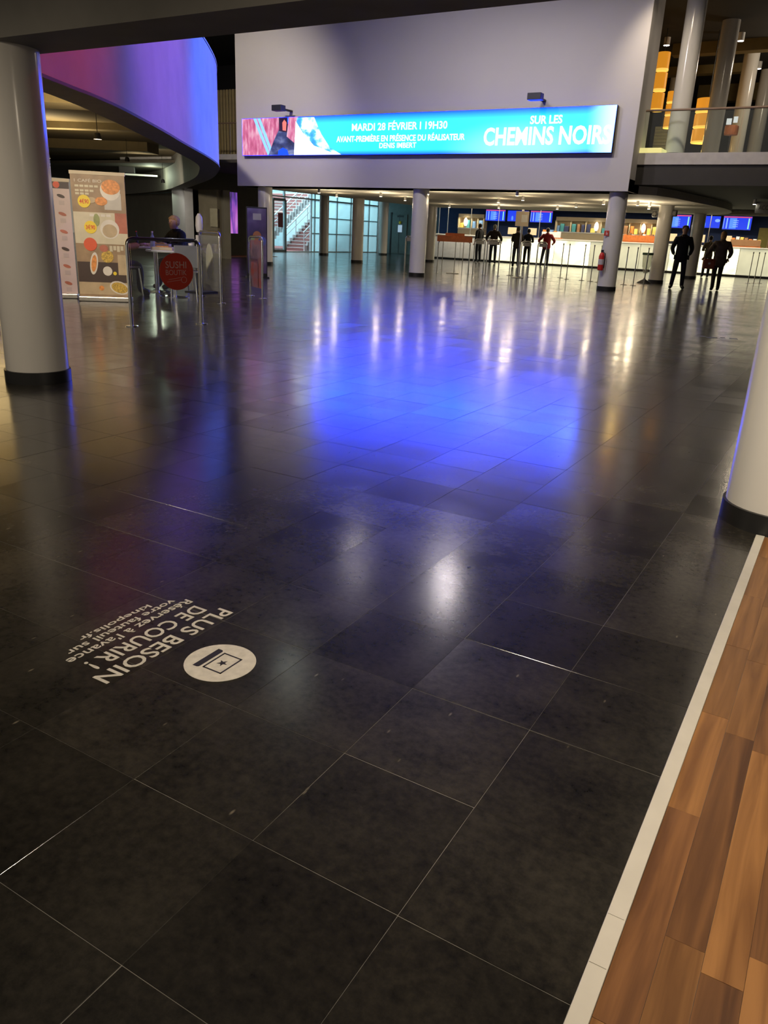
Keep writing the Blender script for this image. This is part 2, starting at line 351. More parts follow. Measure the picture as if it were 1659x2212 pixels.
def tile_mesh(wx, wy, gx, gy):
    b = MB(); c = 0.0004
    x0, y0, x1, y1 = gx, gy, wx - gx, wy - gy
    n = len(b.v); b.v += [(x0, y0, -0.006), (x1, y0, -0.006), (x1, y1, -0.006), (x0, y1, -0.006), (x0, y0, -c), (x1, y0, -c), (x1, y1, -c), (x0, y1, -c), (x0 + c, y0 + c, 0), (x1 - c, y0 + c, 0), (x1 - c, y1 - c, 0), (x0 + c, y1 - c, 0)]
    for q in ((0, 1, 5, 4), (1, 2, 6, 5), (2, 3, 7, 6), (3, 0, 4, 7), (4, 5, 9, 8), (5, 6, 10, 9), (6, 7, 11, 10), (7, 4, 8, 11), (8, 9, 10, 11)): b.face([n + i for i in q])
    return b
variants = []
for gx, gy in ((0.0009, 0.0006), (0.0004, 0.0003), (0.0006, 0.0010), (0.0003, 0.0005)):
    me = tile_mesh(TILE, TILE, gx, gy).mesh('tile'); me.materials.append(STONE); variants.append(me)
edge = tile_mesh(XR + 0.004 - TX0, TILE, 0.0006, 0.0006).mesh('tile_edge'); edge.materials.append(STONE)
rest = MB()
for n, (ar, i, j, x0, y0, x1, y1) in enumerate(cells):
    rnd = random.Random(i * 997 + j * 31)
    dz = rnd.uniform(-0.0004, 0.0002)
    if n < 300 and ar > 0:
        o = bpy.data.objects.new('tile', edge if i == 0 else variants[rnd.randrange(4)]); COL.objects.link(o); o.parent = fl; o.location = (x0, y0, dz)
        o.rotation_euler = (rnd.uniform(-1, 1) * 0.0007, rnd.uniform(-1, 1) * 0.0007, 0)
    else:
        g = rnd.choice((0.0004, 0.0008)); tx, ty = rnd.uniform(-.0002, .0002), rnd.uniform(-.0002, .0002)
        k = len(rest.v); rest.v += [(x0 + g, y0 + g, dz - tx - ty), (x1 - g, y0 + g, dz + tx - ty), (x1 - g, y1 - g, dz + tx + ty), (x0 + g, y1 - g, dz - tx + ty)]; rest.face((k, k + 1, k + 2, k + 3))
YF = TY0 + TILE * 40; XL = TX0 - TILE * 28
for a in ((XL, YF, XR, 60), (-60, -4, XL, 60), (XR, 3.5, 14, 60)):     # beyond the laid tiles: single slabs, pieces too far to tell apart
    k = len(rest.v); rest.v += [(a[0], a[1], 0), (a[2], a[1], 0), (a[2], a[3], 0), (a[0], a[3], 0)]; rest.face((k, k + 1, k + 2, k + 3))
ro = rest.build('tile_field', STONE, fl); ro['kind'] = 'stuff'

# ---- white edge strip and wood floor
ws = mat('white_edge_strip', (0.74, 0.71, 0.62), 0.5, vary=0.05, scale=12)
st = struct(MB().box(XR + 0.0045, -2, -0.02, -0.1215, 3.42, 0.0035).build('trim_1', ws, bevel=0.001), 'white flat strip between stone tiles and wood floor', 'trim')
for y, wd in ((1.02, 0.0011), (1.135, 0.0009)):
    MB().box(XR + 0.006, y, 0.003, -0.124, y + wd, 0.0038).build('strip_joint', mat('dirty_joint', (0.3, 0.28, 0.22), 0.8), st)
WOODS = [wood_material('amber_wood', (0.20, 0.085, 0.025), (0.40, 0.19, 0.06)), wood_material('brown_wood', (0.12, 0.05, 0.018), (0.27, 0.12, 0.04))]
wf = struct(MB().box(-0.121, -2, -0.05, 3.0, 3.42, -0.004).build('floor_wood', mat('dark_joint', (0.03, 0.015, 0.008), 0.8)), 'warm brown strip parquet floor at the right edge', 'floor')
pw = 0.0655; seen = 0
for k in range(9):
    x0 = -0.121 + k * pw; y = 0.35 + (k * 0.217) % 0.4 - 0.4
    while y < 3.42:
        ln = random.choice((0.42, 0.56, 0.70)); y1 = min(y + ln, 3.42)
        if y1 - y > 0.03: MB().box(x0 + 0.0003, y + 0.0003, -0.006, x0 + pw - 0.0003, y1 - 0.0003, random.uniform(-0.0006, 0)).build('plank', WOODS[0 if random.random() < 0.62 else 1], wf)
        y += ln
so = MB().box(-0.121 + 9 * pw, -2, -0.006, 3.0, 3.42, -0.0003).build('plank_field', WOODS[0], wf); so['kind'] = 'stuff'

# ---- low beam and ceiling over the entrance
struct(MB().box(-30, 3.43, 2.13, 6, 3.84, 2.62).build('trim_2', DARKBEAM), 'dark grey beam crossing over the near columns', 'beam')
struct(MB().box(-30, -4, 2.42, 6, 3.43, 2.62).build('ceiling_low', DARKCEIL), 'black low ceiling over the entrance', 'ceiling')
struct(MB().box(-32, 3.0, 6.75, 12, 46, 6.9).build('ceiling', DARKCEIL), 'dark hall ceiling high above', 'ceiling')
struct(MB().box(-31, 2.8, 2.62, 8, 3.0, 6.9).build('wall_front', DGREY), 'dark wall above the entrance', 'wall')
struct(MB().box(5.8, 3.0, -0.05, 6.0, 46, 6.9).build('wall_right', DGREY), 'dark right wall of the hall', 'wall')

# ---- the white block with the screen
BX0, BX1, BY, BZ = -17.31, -5.22, 20.2, 2.31
blk = MB(); blk.box(BX0, BY, BZ, BX1, 21.25, 6.75)
struct(blk.build('wall_center', WALLW, bevel=0.01), 'tall white wall block carrying the long screen', 'wall')
edgepts = [(BX1, 21.2), (-4.85, 21.6), (-4.62, 22.6), (-4.43, 24.5), (-4.2, 26.4), (-4.1, 27.6), (-4.12, 29.2), (-4.28, 30.6), (-4.55, 31.9), (-5.1, 32.8), (-6.0, 33.1)]
poly = [(BX0, BY + 0.02), (BX1, BY + 0.02)] + edgepts + [(BX0, 33.1)]
struct(MB().prism(poly, BZ, BZ + 0.28).build('ceiling_soffit', SOFF), 'cream white soffit with rounded right end under the block', 'ceiling')
struct(MB().box(-21.4, 33.1, 2.62, 6, 46, 2.8).build('ceiling_back', mat('tan_ceiling', (0.30, 0.26, 0.18), 0.8)), 'tan ceiling over the service counter', 'ceiling')
struct(MB().prism([(-36, 20.9), (BX0, 20.9), (BX0, 33.1), (-21.4, 33.1), (-21.4, 42.6), (-25.45, 42.6), (-25.45, 31.2), (-36, 31.2)], 3.04, 3.13).build('ceiling_side', mat('dark_side_soffit', (0.07, 0.06, 0.045), 0.8)), 'dark soffit left of the white block', 'ceiling')
# side ceiling below the mezzanine on the right
MZ = 20.72
mz = struct(MB().box(BX1, MZ, 2.5, 5.8, 33.1, 2.93).build('ceiling_mezzanine', mat('charcoal_soffit', (0.035, 0.032, 0.028), 0.7)), 'charcoal band and soffit below the mezzanine floor', 'ceiling')
MB().box(BX1, MZ - 0.03, 2.945, 5.8, 40, 3.2).build('slab_edge', mat('pale_slab_edge', (0.50, 0.48, 0.46), 0.6), mz)
struct(MB().box(BX1 - 6, 39.8, 3.2, 5.8, 40, 6.75).build('wall_mezzanine', mat('dark_green_back', (0.035, 0.04, 0.04), 0.8)), 'dark back wall of the upper floor', 'wall')
struct(MB().box(-12.5, 21.3, 3.2, -12.3, 40, 6.75).build('wall_mezzanine_left', DGREY), 'dark side wall of the upper floor', 'wall')
bb = MB()
# yellowish beams under the upper ceiling
for i, (x0, y0, x1, y1, z) in enumerate(((-6.2, 26.8, -3.2, 27.2, 6.45), (-6.6, 33.5, 0.0, 34.0, 6.2), (-7.5, 30.0, -4.5, 30.4, 6.5))):
    struct(MB().box(x0, y0, z, x1, y1, 6.75).build('trim_%d' % (3 + i), mat('ochre_beam', (0.16, 0.12, 0.04), 0.7)), 'ochre beam under the dark upper ceiling', 'beam')

# ---- left mezzanine strip beside the block (slats, black curtain)
struct(MB().box(-24, 21.6, 3.14, BX0 + 0.05, 26, 3.36).build('floor_upper_left', mat('pale_slab_edge2', (0.45, 0.44, 0.43), 0.6)), 'pale floor edge of the gallery left of the block', 'floor')
struct(MB().box(-30, 25.2, 3.36, BX0 + 0.4, 25.4, 6.75).build('wall_gallery', mat('black_gallery_wall', (0.006, 0.006, 0.008), 0.9)), 'black gallery wall above the slats', 'wall')
scr = empty('slat_screen', (-20.9, 24.0, 3.36)); tag(scr, 'ochre vertical slat screen in the gap left of the white block', 'screen')
slm = mat('ochre_slat', (0.42, 0.34, 0.17), 0.6, vary=0.1)
sm_ = MB().box(-0.035, -0.03, 0, 0.035, 0.03, 2.36).mesh('slat'); sm_.materials.append(slm)
for k in range(13):
    o = bpy.data.objects.new('slat', sm_); COL.objects.link(o); o.parent = scr; o.location = (-0.75 + k * 0.14, 0, 0)
MB().box(-0.85, 0.04, 0, 1.05, 0.06, 2.36).build('backing_board', mat('brown_backing', (0.10, 0.08, 0.045), 0.8), scr)
gr = empty('gallery_handrail', (-19.3, 21.75, 3.36)); tag(gr, 'thin gallery handrail between blue balcony and white block', 'handrail')
MB().tube([(-2.5, 0, 0.95), (2.0, 0, 0.95)], 0.02).build('rail', mat('brown_rail', (0.20, 0.13, 0.09), 0.5), gr)
for x in (-2.2, -0.9, 0.4, 1.6): MB().cyl((x, 0), 0.012, 0, 0.94, 8).build('post', STEEL, gr)

# ---- curved balcony on the left
plan = [(-5.9, 3.9), (-6.45, 4.75), (-6.92, 5.66), (-7.14, 6.12), (-7.49, 6.75), (-7.97, 7.51), (-8.68, 8.6), (-9.6, 9.95), (-10.6, 11.45), (-11.4, 12.6), (-12.2, 13.65), (-13.2, 14.75), (-15.4, 16.95), (-18.2, 19.4), (-22.8, 23.2), (-26.9, 25.9), (-31.5, 28.5)]
def smooth_poly(p, n=6):
    out = []
    for i in range(len(p) - 1):
        p0, p1, p2, p3 = [Vector(p[max(0, min(len(p) - 1, k))]) for k in (i - 1, i, i + 1, i + 2)]
        for t in range(n):
            u = t / n; out.append(0.5 * ((2 * p1) + (p2 - p0) * u + (2 * p0 - 5 * p1 + 4 * p2 - p3) * u * u + (3 * p1 - p0 - 3 * p2 + p3) * u ** 3))
    out.append(Vector(p[-1])); return out
cv = smooth_poly(plan)
def offset(c, d):
    o = []
    for i, p in enumerate(c):
        t = (c[min(i + 1, len(c) - 1)] - c[max(i - 1, 0)]).normalized(); o.append(p + Vector((-t.y, t.x)) * d)   # positive = towards the left/inside
    return o
ci = offset(cv, 0.16); cin = offset(cv, 0.42)
BAL = mat('balcony_plaster', (0.66, 0.66, 0.68), 0.75, vary=0.06, scale=2.5, bump=0.12)
bal = empty('wall_balcony', (0, 0, 0)); struct(bal, 'curved balcony parapet washed in magenta and blue light', 'balcony')
ZB, ZT = 2.33, 4.22
MB().strip([[(p.x, p.y, ZB + 0.0) for p in cv], [(p.x, p.y, ZT) for p in cv], [(p.x, p.y, ZT) for p in ci], [(p.x, p.y, ZB + 0.9) for p in ci]]).build('parapet', BAL, bal, smooth=True)
rim = mat('grey_rim', (0.16, 0.15, 0.13), 0.7)
cr2 = offset(cv, -0.012)
MB().strip([[(p.x, p.y, ZB) for p in cr2], [(p.x, p.y, 2.30) for p in cr2], [(p.x, p.y, 2.30) for p in cin], [(p.x, p.y, 3.35) for p in cin]]).build('rim_band', [rim], bal, smooth=True)
MB().strip([[(p.x, p.y, ZT) for p in cr2], [(p.x, p.y, ZT + 0.03) for p in cr2], [(p.x, p.y, ZT + 0.03) for p in offset(cv, 0.2)], [(p.x, p.y, ZT) for p in offset(cv, 0.2)]]).build('coping', mat('white_coping', (0.75, 0.75, 0.75), 0.5), bal, smooth=True)
sofc = mat('olive_brown_soffit', (0.20, 0.155, 0.075), 0.85, vary=0.06)
sp = [(p.x, p.y) for p in cin] + [(-45, 28.5), (-45, 3.9)]
MB().prism(sp, 3.3, 3.42).build('soffit', sofc, bal)
fp = [(p.x, p.y) for p in ci] + [(-45, 28.5), (-45, 3.9)]
MB().prism(fp, 3.42, 3.5).build('balcony_floor', rim, bal)
def slab_between(a, b, wdt, z0, z1, m, name, par):
    a, b = Vector(a), Vector(b); d = (b - a).normalized(); n = Vector((-d.y, d.x)) * wdt / 2
    return MB().prism([tuple(a - n), tuple(b - n), tuple(b + n), tuple(a + n)], z0, z1).build(name, m, par)
bmM = mat('olive_beam', (0.24, 0.19, 0.10), 0.8)
slab_between((-20, 7.5), (-12.6, 11.6), 0.9, 3.12, 3.3, bmM, 'soffit_beam', bal)
slab_between((-30, 12.5), (-18.8, 18.2), 1.0, 3.05, 3.3, bmM, 'soffit_beam', bal)
slab_between((-26, 10.0), (-15.2, 14.8), 0.35, 3.15, 3.3, bmM, 'soffit_beam', bal)

# ---- back-left walls below the balcony
struct(slab_between((-20.0, 22.75), (-33, 29.5), 0.25, 0, 2.31, DGREY, 'wall_left', None), 'dark grey wall under the far end of the balcony', 'wall')
pil = struct(MB().box(-0.55, -0.3, 0, 0.42, 0.3, 2.31).build('trim_6', mat('olive_pier', (0.17, 0.15, 0.11), 0.8), loc=(-20.66, 22.88, 0), rz=-0.1), 'olive grey pier beside the purple poster', 'pier')
struct(slab_between((-21.15, 22.05), (-22.7, 23.0), 0.3, 0, 2.31, MGREY, 'trim_7', None), 'light grey pilaster on the dark wall behind the tables', 'pilaster')
struct(MB().box(-22.45, 23.2, 0, -22.2, 27.3, 3.04).build('wall_poster', mat('brown_black_wall', (0.045, 0.04, 0.03), 0.8)), 'dark wall carrying the purple poster', 'wall')
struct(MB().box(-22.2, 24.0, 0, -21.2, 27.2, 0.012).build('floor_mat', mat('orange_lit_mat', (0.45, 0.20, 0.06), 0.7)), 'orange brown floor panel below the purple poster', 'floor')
po = empty('wall_poster_purple', (-22.19, 25.55, 0.83)); po.name = 'wall_poster'; tag(po, 'tall purple and magenta backlit poster on the dark wall', 'poster')
MB().box(-0.02, -0.3, 0, 0.03, 0.3, 1.58).build('frame', BLACK, po)
MB().box(0.03, -0.28, 0.02, 0.04, 0.28, 1.56).build('print', banded_emit('purple_print', [(0.05, 0.03, 0.12), (0.18, 0.06, 0.5), (0.65, 0.15, 0.75), (0.7, 0.3, 0.85)], 0.75, 1.6, (1, 2.5, 0.6)), po)

# ---- glazed stair hall on the left
sg = struct(MB().box(-36, 31.0, -0.02, -25.5, 44.0, 0.012).build('floor_stair_hall', mat('red_carpet', (0.45, 0.12, 0.11), 0.9)), 'red carpet of the stair hall behind the glass', 'floor')
cyan = mat('pale_cyan_wall', (0.55, 0.75, 0.78), 0.8)
struct(MB().box(-36.2, 31.0, 0, -36, 46, 5.5).build('wall_stair_far', cyan), 'pale cyan wall of the stair hall', 'wall')
struct(MB().box(-36, 43.9, 0, -25.6, 44.1, 5.5).build('wall_stair_back', cyan), 'pale cyan end wall of the stair hall', 'wall')
struct(MB().box(-36, 30.8, 0, -25.6, 31.0, 5.5).build('wall_stair_front', cyan), 'pale near wall of the stair hall', 'wall')
struct(MB().box(-36, 31.0, 5.4, -25.5, 44, 5.6).build('ceiling_stair', cyan), 'pale ceiling of the stair hall', 'ceiling')
al = bpy.data.lights.new('stair_hall_daylight', 'AREA'); al.shape = 'RECTANGLE'; al.size = 8; al.size_y = 10; al.energy = 1700; al.color = (0.70, 0.92, 1.0)
ao = bpy.data.objects.new('stair_hall_daylight', al); COL.objects.link(ao); ao.location = (-30.5, 37.5, 5.35)
redc = mat('red_stair_carpet', (0.38, 0.17, 0.16), 0.9); whs = mat('white_stringer', (0.75, 0.78, 0.78), 0.6)
def flight(x0, x1, y0, n, label):
    t = empty('staircase', (x1, y0, 0.012)); tag(t, label, 'staircase', 'flights behind the glass'); wd = x1 - x0; g = 0.275
    sm = MB().box(-wd, 0, 0, 0, g, 0.17).mesh('step'); sm.materials.append(redc); nm = MB().box(-wd, -0.015, 0.145, 0.0, 0.035, 0.176).mesh('nosing'); nm.materials.append(whs)
    for k in range(n):
        o = bpy.data.objects.new('step', sm); COL.objects.link(o); o.parent = t; o.location = (0, k * g, k * 0.17)
        q = bpy.data.objects.new('nosing', nm); COL.objects.link(q); q.parent = o
    for x in (0.0, -wd - 0.07):
        b = MB()
        for k in range(n): b.box(x, k * g - 0.06, max(0, k * 0.17 - 0.12), x + 0.07, (k + 1) * g, (k + 1) * 0.17 + 0.13)
        b.build('stringer', whs, t)
        hr = MB().tube([(x + .03, -0.1, 0.95), (x + .03, n * g, n * 0.17 + 0.95)], 0.04).build('handrail', whs, t)
        MB().tube([(x + .03, -0.1, 0.60), (x + .03, n * g, n * 0.17 + 0.60)], 0.022).build('mid_rail', whs, hr)
        for k in range(0, n + 1, 4): MB().cyl((x + .03, k * g - 0.05), 0.022, k * 0.17, k * 0.17 + 0.98, 8).build('baluster', whs, hr)
    return t
flight(-32.0, -28.2, 34.6, 18, 'wide red carpeted staircase with white nosings behind the glass')
flight(-27.7, -26.4, 36.2, 15, 'narrow red staircase flight with pale handrails right behind the glass')
# the glass wall itself
gw = empty('window_1', (-25.5, 32.0, 0)); struct(gw, 'floor to ceiling glass wall with pale mullions', 'glass wall')
mull = mat('pale_aluminium', (0.72, 0.80, 0.82), 0.35, 0.3)
GL = glass('stair_glass', (0.92, 0.98, 0.99), 0.05); GLF = glass('frosted_cyan_glass', (0.62, 0.78, 0.80), 0.6, 0.2)
ys = [0.0, 1.25, 3.55, 3.85, 5.95, 7.35, 9.3, 10.3]
for i in range(len(ys) - 1):
    g = GL if ys[i + 1] <= 3.6 else GLF
    for z0, z1 in ((0.05, 0.93), (0.97, 1.72), (1.76, 2.58), (2.64, 3.1)):
        if g is GL and z1 < 2.6 and z0 > 0.06: continue
        if g is GL and z0 < 0.06: z1 = 2.58
        MB().box(-0.008, ys[i] + 0.04, z0, 0.008, ys[i + 1] - 0.04, z1).build('pane', g, gw)
for y in ys: MB().box(-0.05, y - 0.04, 0, 0.05, y + 0.04, 3.1).build('mullion', mull, gw)
for z in (0.95, 1.74): MB().box(-0.03, 3.6, z - 0.02, 0.03, 10.3, z + 0.02).build('transom', mat('grey_transom', (0.3, 0.42, 0.45), 0.5), gw)
MB().box(-0.06, 0, 2.58, 0.06, 10.3, 2.65).build('transom', mull, gw); MB().box(-0.06, 0, 0, 0.06, 10.3, 0.05).build('sill', mull, gw)
gd = empty('door_1', (-25.44, 32.25, 0)); struct(gd, 'glass door with grey metal frame in the glass wall', 'door')
drf = mat('grey_door_frame', (0.20, 0.23, 0.23), 0.4, 0.4)
for y in (0.0, 0.98): MB().box(0, y - 0.06, 0, 0.07, y + 0.06, 2.45).build('stile', drf, gd)
MB().box(0, 0, 2.4, 0.07, 0.98, 2.52).build('head_rail', drf, gd); MB().box(0, 0, 0, 0.07, 0.98, 0.12).build('bottom_rail', drf, gd)
MB().box(0.02, 0.06, 0.12, 0.03, 0.92, 2.4).build('pane', GL, gd)
dp = tag(MB().box(-0.012, -0.19, 0, 0.012, 0.19, 0.66).build('door_poster', [mat('dark_red_print', (0.22, 0.02, 0.03), 0.5)], loc=(-25.36, 32.78, 1.18)), 'dark red notice fixed on the glass door', 'notice')
# grey end wall with door
ew = struct(MB().box(-26.0, 42.5, 0, -21.3, 42.7, 3.04).build('wall_end', mat('grey_teal_wall', (0.16, 0.21, 0.21), 0.7)), 'grey teal end wall between glass wall and counter', 'wall')
d2 = struct(MB().box(-24.55, 42.44, 0.02, -23.55, 42.5, 2.2).build('door_2', mat('grey_teal_door', (0.14, 0.19, 0.19), 0.6)), 'grey double leaf service door', 'door')
MB().box(-0.62 - 24.05 + 0.0, 42.43, 0, -24.58, 42.5, 2.3).build('jamb', BLACK, d2); MB().box(-24.06, 42.43, 0.05, -24.04, 42.45, 2.2).build('leaf_gap', BLACK, d2)
MB().box(-24.12, 42.40, 1.22, -23.86, 42.44, 1.62).build('notice', emit('pale_notice', (0.55, 0.75, 0.95), 0.5), d2)
MB().sphere((-23.99, 42.4, 1.75), 0.09, sc=(1, 0.4, 1)).build('sticker', YELLOW, d2); MB().box(-24.2, 42.41, 2.05, -23.8, 42.44, 2.14).build('door_closer', BLACK, d2)

# ---- back wall above the counter
struct(MB().box(-21.3, 42.0, 0, 6, 42.2, 2.65).build('wall_back', BLUEW), 'deep blue back wall behind the service counter', 'wall')
struct(MB().box(BX0, 33.12, 2.31, 6, 33.3, 2.66).build('trim_8', SOFF), 'cream bulkhead edge of the soffit', 'bulkhead')

# ================================================================== COLUMNS
def column(name, x, y, z0, z1, r, label, group, base=0.10, prt=True, rb=None):
    t = empty(name, (x, y, z0)); tag(t, label, 'column', group)
    MB().lathe([(r, base), (r, z1 - z0)], 40).build('shaft', COLW, t, smooth=True)
    rb = rb or r + 0.012
    MB().lathe([(rb, 0.0), (rb, base), (r * 0.98, base + 0.002)], 40).build('plinth', PLINTH, t, smooth=True)
    return t
column('round_column', -5.03, 3.63, 0, 2.13, 0.213, 'white round column at the left, nearest to the banners', None, 0.085)
column('round_column', -0.10, 3.655, 0, 2.13, 0.220, 'white round column cut by the right edge, beside the wood floor', None, 0.085)
G1 = 'round columns under the hall'
for x, y, lb in ((-16.55, 20.62, 'white round column behind the slim poster totem, at the left end of the white block'), (-11.0, 20.55, 'white round column under the middle of the white block'),
                 (-5.52, 20.55, 'white round column with the red fire extinguisher'), (-16.95, 26.7, 'tan lit round column standing before the frosted cyan glass'),
                 (-5.62, 26.65, 'round column right of the fire extinguisher column, behind the tall bin'), (-22.4, 32.3, 'pale round column in front of the glass wall by the stairs'),
                 (-16.75, 32.4, 'round column at the left end of the counter, half behind the middle block column'), (-22.6, 38.2, 'pale grey column beside the grey service door'),
                 (-5.62, 32.5, 'round column behind the man in the dark coat')):
    column('round_column', x, y, 0, (3.04 if x < -20 else BZ), 0.225, lb, G1)
G2 = 'columns of the upper floor'
for x, y, lb in ((-4.55, 21.45, 'tallest pale round column on the upper floor, nearest the white block'), (-4.3, 24.7, 'second pale round column of the upper floor from the white block'),
                 (-4.2, 28.4, 'third pale round column of the upper floor from the white block'), (-4.05, 31.4, 'pale upper floor column at the right edge of the picture'),
                 (-6.9, 31.2, 'slim far upper column seen just behind the nearest upper column'), (-8.1, 36.0, 'faint far upper column beside the tall orange lamp')):
    column('upper_column', x, y, 3.2, 6.75, 0.225, lb, G2, 0.06)

# ================================================================== LED SCREEN
LX0, LX1, LZ0, LZ1, LY = -16.96, -5.70, 3.15, 4.165, 20.05
led = empty('led_screen', ((LX0 + LX1) / 2, LY, LZ0)); tag(led, 'long glowing blue advertising screen on the white wall block', 'screen')
def L_(x, z, y=0.0): return (x - (LX0 + LX1) / 2, y, z - LZ0)
def led_material():
    m = bpy.data.materials.new('led_picture'); m.use_nodes = True; nt = m.node_tree; b = nt.nodes['Principled BSDF']; L = nt.links.new
    tc = nt.nodes.new('ShaderNodeTexCoord'); sx = nt.nodes.new('ShaderNodeSeparateXYZ'); L(tc.outputs['Object'], sx.inputs[0])
    vz = nt.nodes.new('ShaderNodeMapRange'); vz.inputs['From Min'].default_value = 0; vz.inputs['From Max'].default_value = 1.015; L(sx.outputs['Z'], vz.inputs[0])
    rz = nt.nodes.new('ShaderNodeValToRGB'); cr = rz.color_ramp; B = (0.0003, 0.004, 0.6, 1); Cc = (0.0018, 0.041, 1.0, 1)
    cr.elements[0].position = 0.0; cr.elements[0].color = B; cr.elements[1].position = 1.0; cr.elements[1].color = B
    for p in (0.12, 0.80):
        e = cr.elements.new(p); e.color = Cc
    L(vz.outputs[0], rz.inputs[0])
    # white glow towards the right end and behind the title
    vx = nt.nodes.new('ShaderNodeMapRange'); vx.interpolation_type = 'SMOOTHSTEP'; vx.inputs['From Min'].default_value = 4.9; vx.inputs['From Max'].default_value = 5.65; L(sx.outputs['X'], vx.inputs[0])
    gx = nt.nodes.new('ShaderNodeVectorMath'); gx.operation = 'DISTANCE'; mp = nt.nodes.new('ShaderNodeMapping'); mp.inputs['Scale'].default_value = (0.32, 0, 1.0); L(tc.outputs['Object'], mp.inputs[0]); L(mp.outputs[0], gx.inputs[0]); gx.inputs[1].default_value = (3.3 * 0.32, 0, 0.1)
    vg = nt.nodes.new('ShaderNodeMapRange'); vg.interpolation_type = 'SMOOTHSTEP'; vg.inputs['From Min'].default_value = 0.75; vg.inputs['From Max'].default_value = 0.1; vg.inputs['To Max'].default_value = 0.4; L(gx.outputs['Value'], vg.inputs[0])
    mx = nt.nodes.new('ShaderNodeMath'); mx.operation = 'MAXIMUM'; L(vx.outputs[0], mx.inputs[0]); L(vg.outputs[0], mx.inputs[1])
    mi = nt.nodes.new('ShaderNodeMix'); mi.data_type = 'RGBA'; L(mx.outputs[0], mi.inputs['Factor']); L(rz.outputs[0], mi.inputs['A']); mi.inputs['B'].default_value = (0.035, 0.08, 0.6, 1)
    L(mi.outputs['Result'], b.inputs['Emission Color']); b.inputs['Emission Strength'].default_value = 26.0; b.inputs['Base Color'].default_value = (0.02, 0.02, 0.02, 1)
    return m
led_e = led_material()
a = L_(LX0, LZ0); b = L_(LX1, LZ1)
MB().box(a[0], 0.01, a[2], b[0], 0.145, b[2]).build('housing', BLACK, led)
led_disp = MB().box(a[0] + .005, 0.0, a[2] + .005, b[0] - .005, 0.012, b[2] - .005).build('display', led_e, led)
def patch(name, pts, m, y):
    poly = [(L_(x, z)[0], L_(x, z)[2]) for x, z in pts]
    M = Matrix(((1, 0, 0, 0), (0, 0, 1, y - 0.003), (0, 1, 0, 0), (0, 0, 0, 1)))
    return MB().prism(poly, 0, 0.003, M).build(name, m, led_disp)
pinkp = banded_emit('pink_cloth_print', [(0.45, 0.06, 0.16), (0.75, 0.18, 0.36), (1.0, 0.62, 0.75)], 1.0, 3.0, (3, 1, 0.8))
patch('picture', [(LX0 + .01, LZ0 + .01), (-15.2, LZ0 + .01), (-15.35, LZ1 - .01), (LX0 + .01, LZ1 - .01)], pinkp, -0.001)
navy = banded_emit('navy_fabric_print', [(0.008, 0.012, 0.05), (0.05, 0.07, 0.22), (0.25, 0.30, 0.55)], 1.0, 2.5, (1, 1, 2))
for x0, x1 in ((-16.52, -15.93), (-16.36, -15.80)):
    patch('strap', [(x0, LZ1 - .01), (x0 + .11, LZ1 - .01), (x1 + .06, LZ0 + .01), (x1 - .05, LZ0 + .01)], emit('led_strap', (0.22, 0.5, 1.0), 1.5), -0.004)
patch('sleeve', [(-15.95, LZ0 + .01), (-14.75, LZ0 + .01), (-14.9, 3.5), (-15.2, 3.78), (-15.55, 3.85), (-15.75, 3.55)], navy, -0.005)
patch('blue_patch', [(-15.6, LZ0 + .01), (-15.2, LZ0 + .01), (-15.25, 3.3), (-15.42, 3.36), (-15.58, 3.28)], emit('led_deepblue', (0.01, 0.08, 0.9), 1.2), -0.007)
patch('gap', [(-15.55, 3.8), (-15.2, 3.75), (-15.25, LZ1 - .01), (-15.56, LZ1 - .01)], emit('led_dark', (0.05, 0.02, 0.06), 0.6), -0.008)
patch('finger', [(-15.42, 3.82), (-15.3, 3.8), (-15.28, 4.02), (-15.36, 4.1), (-15.43, 4.02)], emit('led_skin', (0.9, 0.22, 0.18), 1.0), -0.010)
patch('finger', [(-15.27, 3.65), (-14.95, 3.45), (-14.86, LZ1 - .01), (-15.2, LZ1 - .01)], pinkp, -0.011)
snow = banded_emit('snow_print', [(0.02, 0.25, 0.9), (0.1, 0.7, 2.2), (1.6, 1.9, 2.4), (2.2, 2.3, 2.4)], 1.0, 2.2, (1, 1, 1.4))
patch('snow', [(-15.0, LZ0 + .01), (-13.35, LZ0 + .01), (-13.75, 3.35), (-14.05, 3.7), (-14.3, LZ1 - .03), (-14.9, LZ1 - .03), (-14.98, 3.6)], snow, -0.012)
patch('glare', [(-15.0, LZ0 + .01), (-13.5, LZ0 + .01), (-13.8, 3.25), (-14.3, 3.4), (-14.7, 3.75), (-14.95, 4.05)], emit('led_white', (1.0, 1.0, 1.0), 2.0), -0.013)
LW = emit('led_letters', (0.85, 1.0, 1.0), 1.5)
def led_text(body, x, z, wd, ht, bold=0.02):
    p = L_(x, z); text_words('lettering', body, LW, wallM(p[0], -0.012, p[2]), wd, ht, 0.003, bold, led_disp)
led_text('MARDI 28 FÉVRIER I 19H30', -11.54, 3.865, 2.95, 0.235)
led_text('AVANT-PREMIÈRE EN PRÉSENCE DU RÉALISATEUR', -11.53, 3.57, 3.98, 0.19, 0.025)
led_text('DENIS IMBERT', -11.53, 3.375, 1.15, 0.135, 0.02)
led_text('SUR LES', -7.39, 3.895, 0.82, 0.19, 0.03)
led_text('CHEMINS NOIRS', -7.38, 3.54, 3.26, 0.42, 0.03)
